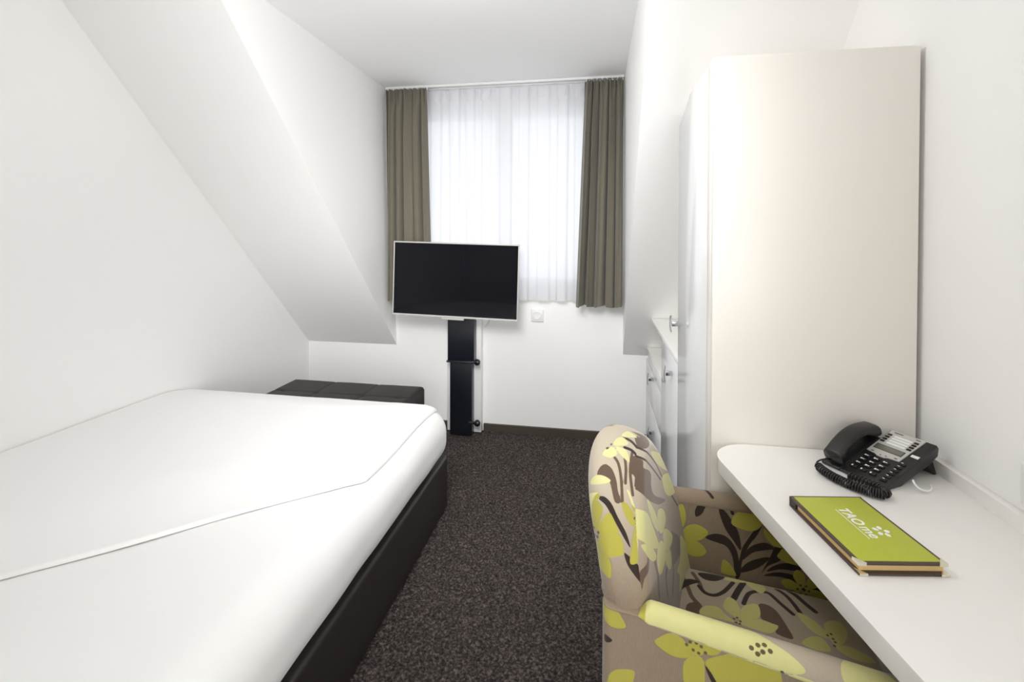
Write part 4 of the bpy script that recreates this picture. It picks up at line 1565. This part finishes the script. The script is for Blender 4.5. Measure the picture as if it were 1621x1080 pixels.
# --- seat cushion and the upholstered base below it
def cushion(a0, a1, b0_, b1_, z0, z1, r, crown, step, panel):
    def axis(x0, x1):
        n = max(4, int((x1 - x0 - 2 * r) / step))
        return np.concatenate([x0 + r * np.linspace(0, 1, 7)[:-1], np.linspace(x0 + r, x1 - r, n), x1 - r + r * np.linspace(0, 1, 7)[1:]])
    A_, B_ = axis(a0, a1), axis(b0_, b1_)
    GA, GB = np.meshgrid(A_, B_, indexing='ij')
    dx = np.maximum(0, np.maximum(a0 + r - GA, GA - (a1 - r)))
    dy = np.maximum(0, np.maximum(b0_ + r - GB, GB - (b1_ - r)))
    m = np.maximum(dx, dy); h = np.hypot(dx, dy)
    scl = np.where(h > 1e-9, m / np.maximum(h, 1e-9), 1)
    ca = np.clip(GA, a0 + r, a1 - r); cb = np.clip(GB, b0_ + r, b1_ - r)
    PA = ca + (GA - ca) * scl; PB = cb + (GB - cb) * scl
    d = np.minimum(m, r)
    ea = np.clip(np.minimum(GA - a0, a1 - GA) / .12, 0, 1); eb = np.clip(np.minimum(GB - b0_, b1_ - GB) / .12, 0, 1)
    cr = crown * np.sin(ea * PI / 2) * np.sin(eb * PI / 2)
    Zt = z1 - r + np.sqrt(np.maximum(0, r * r - d * d)) + cr
    na, nb_ = GA.shape
    Vt = np.stack([PA, PB, Zt], -1).reshape(-1, 3)
    Vb = np.stack([PA, PB, np.full_like(PA, z0)], -1).reshape(-1, 3)
    n = na * nb_
    ix = lambda i, j: i * nb_ + j
    ed = [ix(i, 0) for i in range(na)] + [ix(na - 1, j) for j in range(1, nb_)] + [ix(i, nb_ - 1) for i in range(na - 2, -1, -1)] + [ix(0, j) for j in range(nb_ - 2, 0, -1)]
    rim = [(c, a, a + n, c + n) for a, c in zip(ed, ed[1:] + ed[:1])]
    F = np.vstack([grid_faces(na, nb_), grid_faces(na, nb_, n)[:, ::-1], rim])
    return np.vstack([Vt, Vb]), F, n
V, F, n = cushion(-.060, .360, -.208, .208, .330, .441, .028, .010, .0026, 'S')
Q = V[:, :2] * 1000
pan = np.full(len(V), 'S')
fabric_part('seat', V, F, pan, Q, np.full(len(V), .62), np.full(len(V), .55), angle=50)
V, F, n = cushion(-.120, .345, -.215, .215, .190, .329, .012, 0, .02, 'X')
Q = np.stack([V[:, 1], V[:, 2]], 1) * 1000
fabric_part('base_rail', V, F, np.full(len(V), 'X'), Q, np.full(len(V), .2), np.full(len(V), .2), angle=50)
for (a, b_) in ((-.10, -.20), (-.10, .20), (.29, -.22), (.29, .22)):
    w0, w1 = .016, .022
    sa = -.03 if a < 0 else .0
    bm_ = bmesh.new()
    lo = [bm_.verts.new(chair_world([(a + sa + x * w0, b_ + y * w0, 0.0)])[0]) for x, y in ((-1, -1), (1, -1), (1, 1), (-1, 1))]
    hi = [bm_.verts.new(chair_world([(a + x * w1, b_ + y * w1, .205)])[0]) for x, y in ((-1, -1), (1, -1), (1, 1), (-1, 1))]
    bm_.faces.new(lo[::-1]); bm_.faces.new(hi)
    for i in range(4):
        bm_.faces.new((lo[i], lo[(i + 1) % 4], hi[(i + 1) % 4], hi[i]))
    bmesh.ops.bevel(bm_, geom=list(bm_.edges), offset=.003, segments=2, profile=.5, affect='EDGES')
    obj('leg', bm_, LEGWOOD, ch)

# ---------------------------------------------------------------- light
w = bpy.data.worlds.new('daylight')
SC.world = w
w.use_nodes = True
bg = w.node_tree.nodes['Background']
bg.inputs['Color'].default_value = (0.90, 0.95, 1.0, 1)
bg.inputs['Strength'].default_value = SKY

def area(name, loc, rot, sx, sy, power, col):
    l = bpy.data.lights.new(name, 'AREA')
    l.shape = 'RECTANGLE'
    l.size, l.size_y = sx, sy
    l.energy = power
    l.color = col
    o = bpy.data.objects.new(name, l)
    o.location = loc
    o.rotation_euler = rot
    COL.objects.link(o)
    return o
# sky light through the window opening
pt = area('window_daylight', ((WX0 + WX1) / 2, YB + .16, (WZ0 + WZ1) / 2), (-PI / 2, 0, 0), WX1 - WX0, WZ1 - WZ0, 1, (1, 1, 1))
pt.data.cycles.is_portal = True
# added fill lights out of view, without fixtures
for (nm, loc, rad, pw, col) in FILL_LIGHTS:
    if nm in SPOTS:
        l = bpy.data.lights.new(nm, 'SPOT')
        l.spot_size = math.radians(SPOTS[nm][1])
        l.spot_blend = 1.0
    else:
        l = bpy.data.lights.new(nm, 'POINT')
    l.shadow_soft_size = rad
    l.energy = pw
    l.color = col
    lo_ = bpy.data.objects.new(nm, l)
    lo_.location = loc
    if nm in SPOTS:
        lo_.rotation_euler = (Vector(SPOTS[nm][0]) - Vector(loc)).to_track_quat('-Z', 'Y').to_euler()
    COL.objects.link(lo_)

# ---------------------------------------------------------------- camera
cam = bpy.data.cameras.new('camera')
co = bpy.data.objects.new('camera', cam)
COL.objects.link(co)
SC.camera = co
cam.sensor_width = 36.0
cam.lens = 36.0 * 769.2356 / 1621.0
cam.shift_y = -(540.0 - 382.0566) / 1621.0
cam.clip_start = 0.02
yaw, pitch, roll = .173705409, .0129926522, -.00248976019
fw = Vector((-math.sin(yaw) * math.cos(pitch), math.cos(yaw) * math.cos(pitch), -math.sin(pitch)))
rt = Vector((math.cos(yaw), math.sin(yaw), 0))
dn = fw.cross(rt)
r2 = rt * math.cos(roll) + dn * math.sin(roll)
d2 = -rt * math.sin(roll) + dn * math.cos(roll)
co.matrix_world = Matrix(((r2.x, -d2.x, -fw.x, 0), (r2.y, -d2.y, -fw.y, 0), (r2.z, -d2.z, -fw.z, 1.31), (0, 0, 0, 1)))

SC.view_settings.view_transform = 'Standard'
SC.view_settings.look = 'None'
SC.view_settings.gamma = 1.0
SC.view_settings.exposure = EXPO
SC.cycles.max_bounces = 14
SC.cycles.diffuse_bounces = 10
SC.cycles.glossy_bounces = 5
SC.cycles.transparent_max_bounces = 12
SC.cycles.sample_clamp_indirect = 8
SC.cycles.use_denoising = True
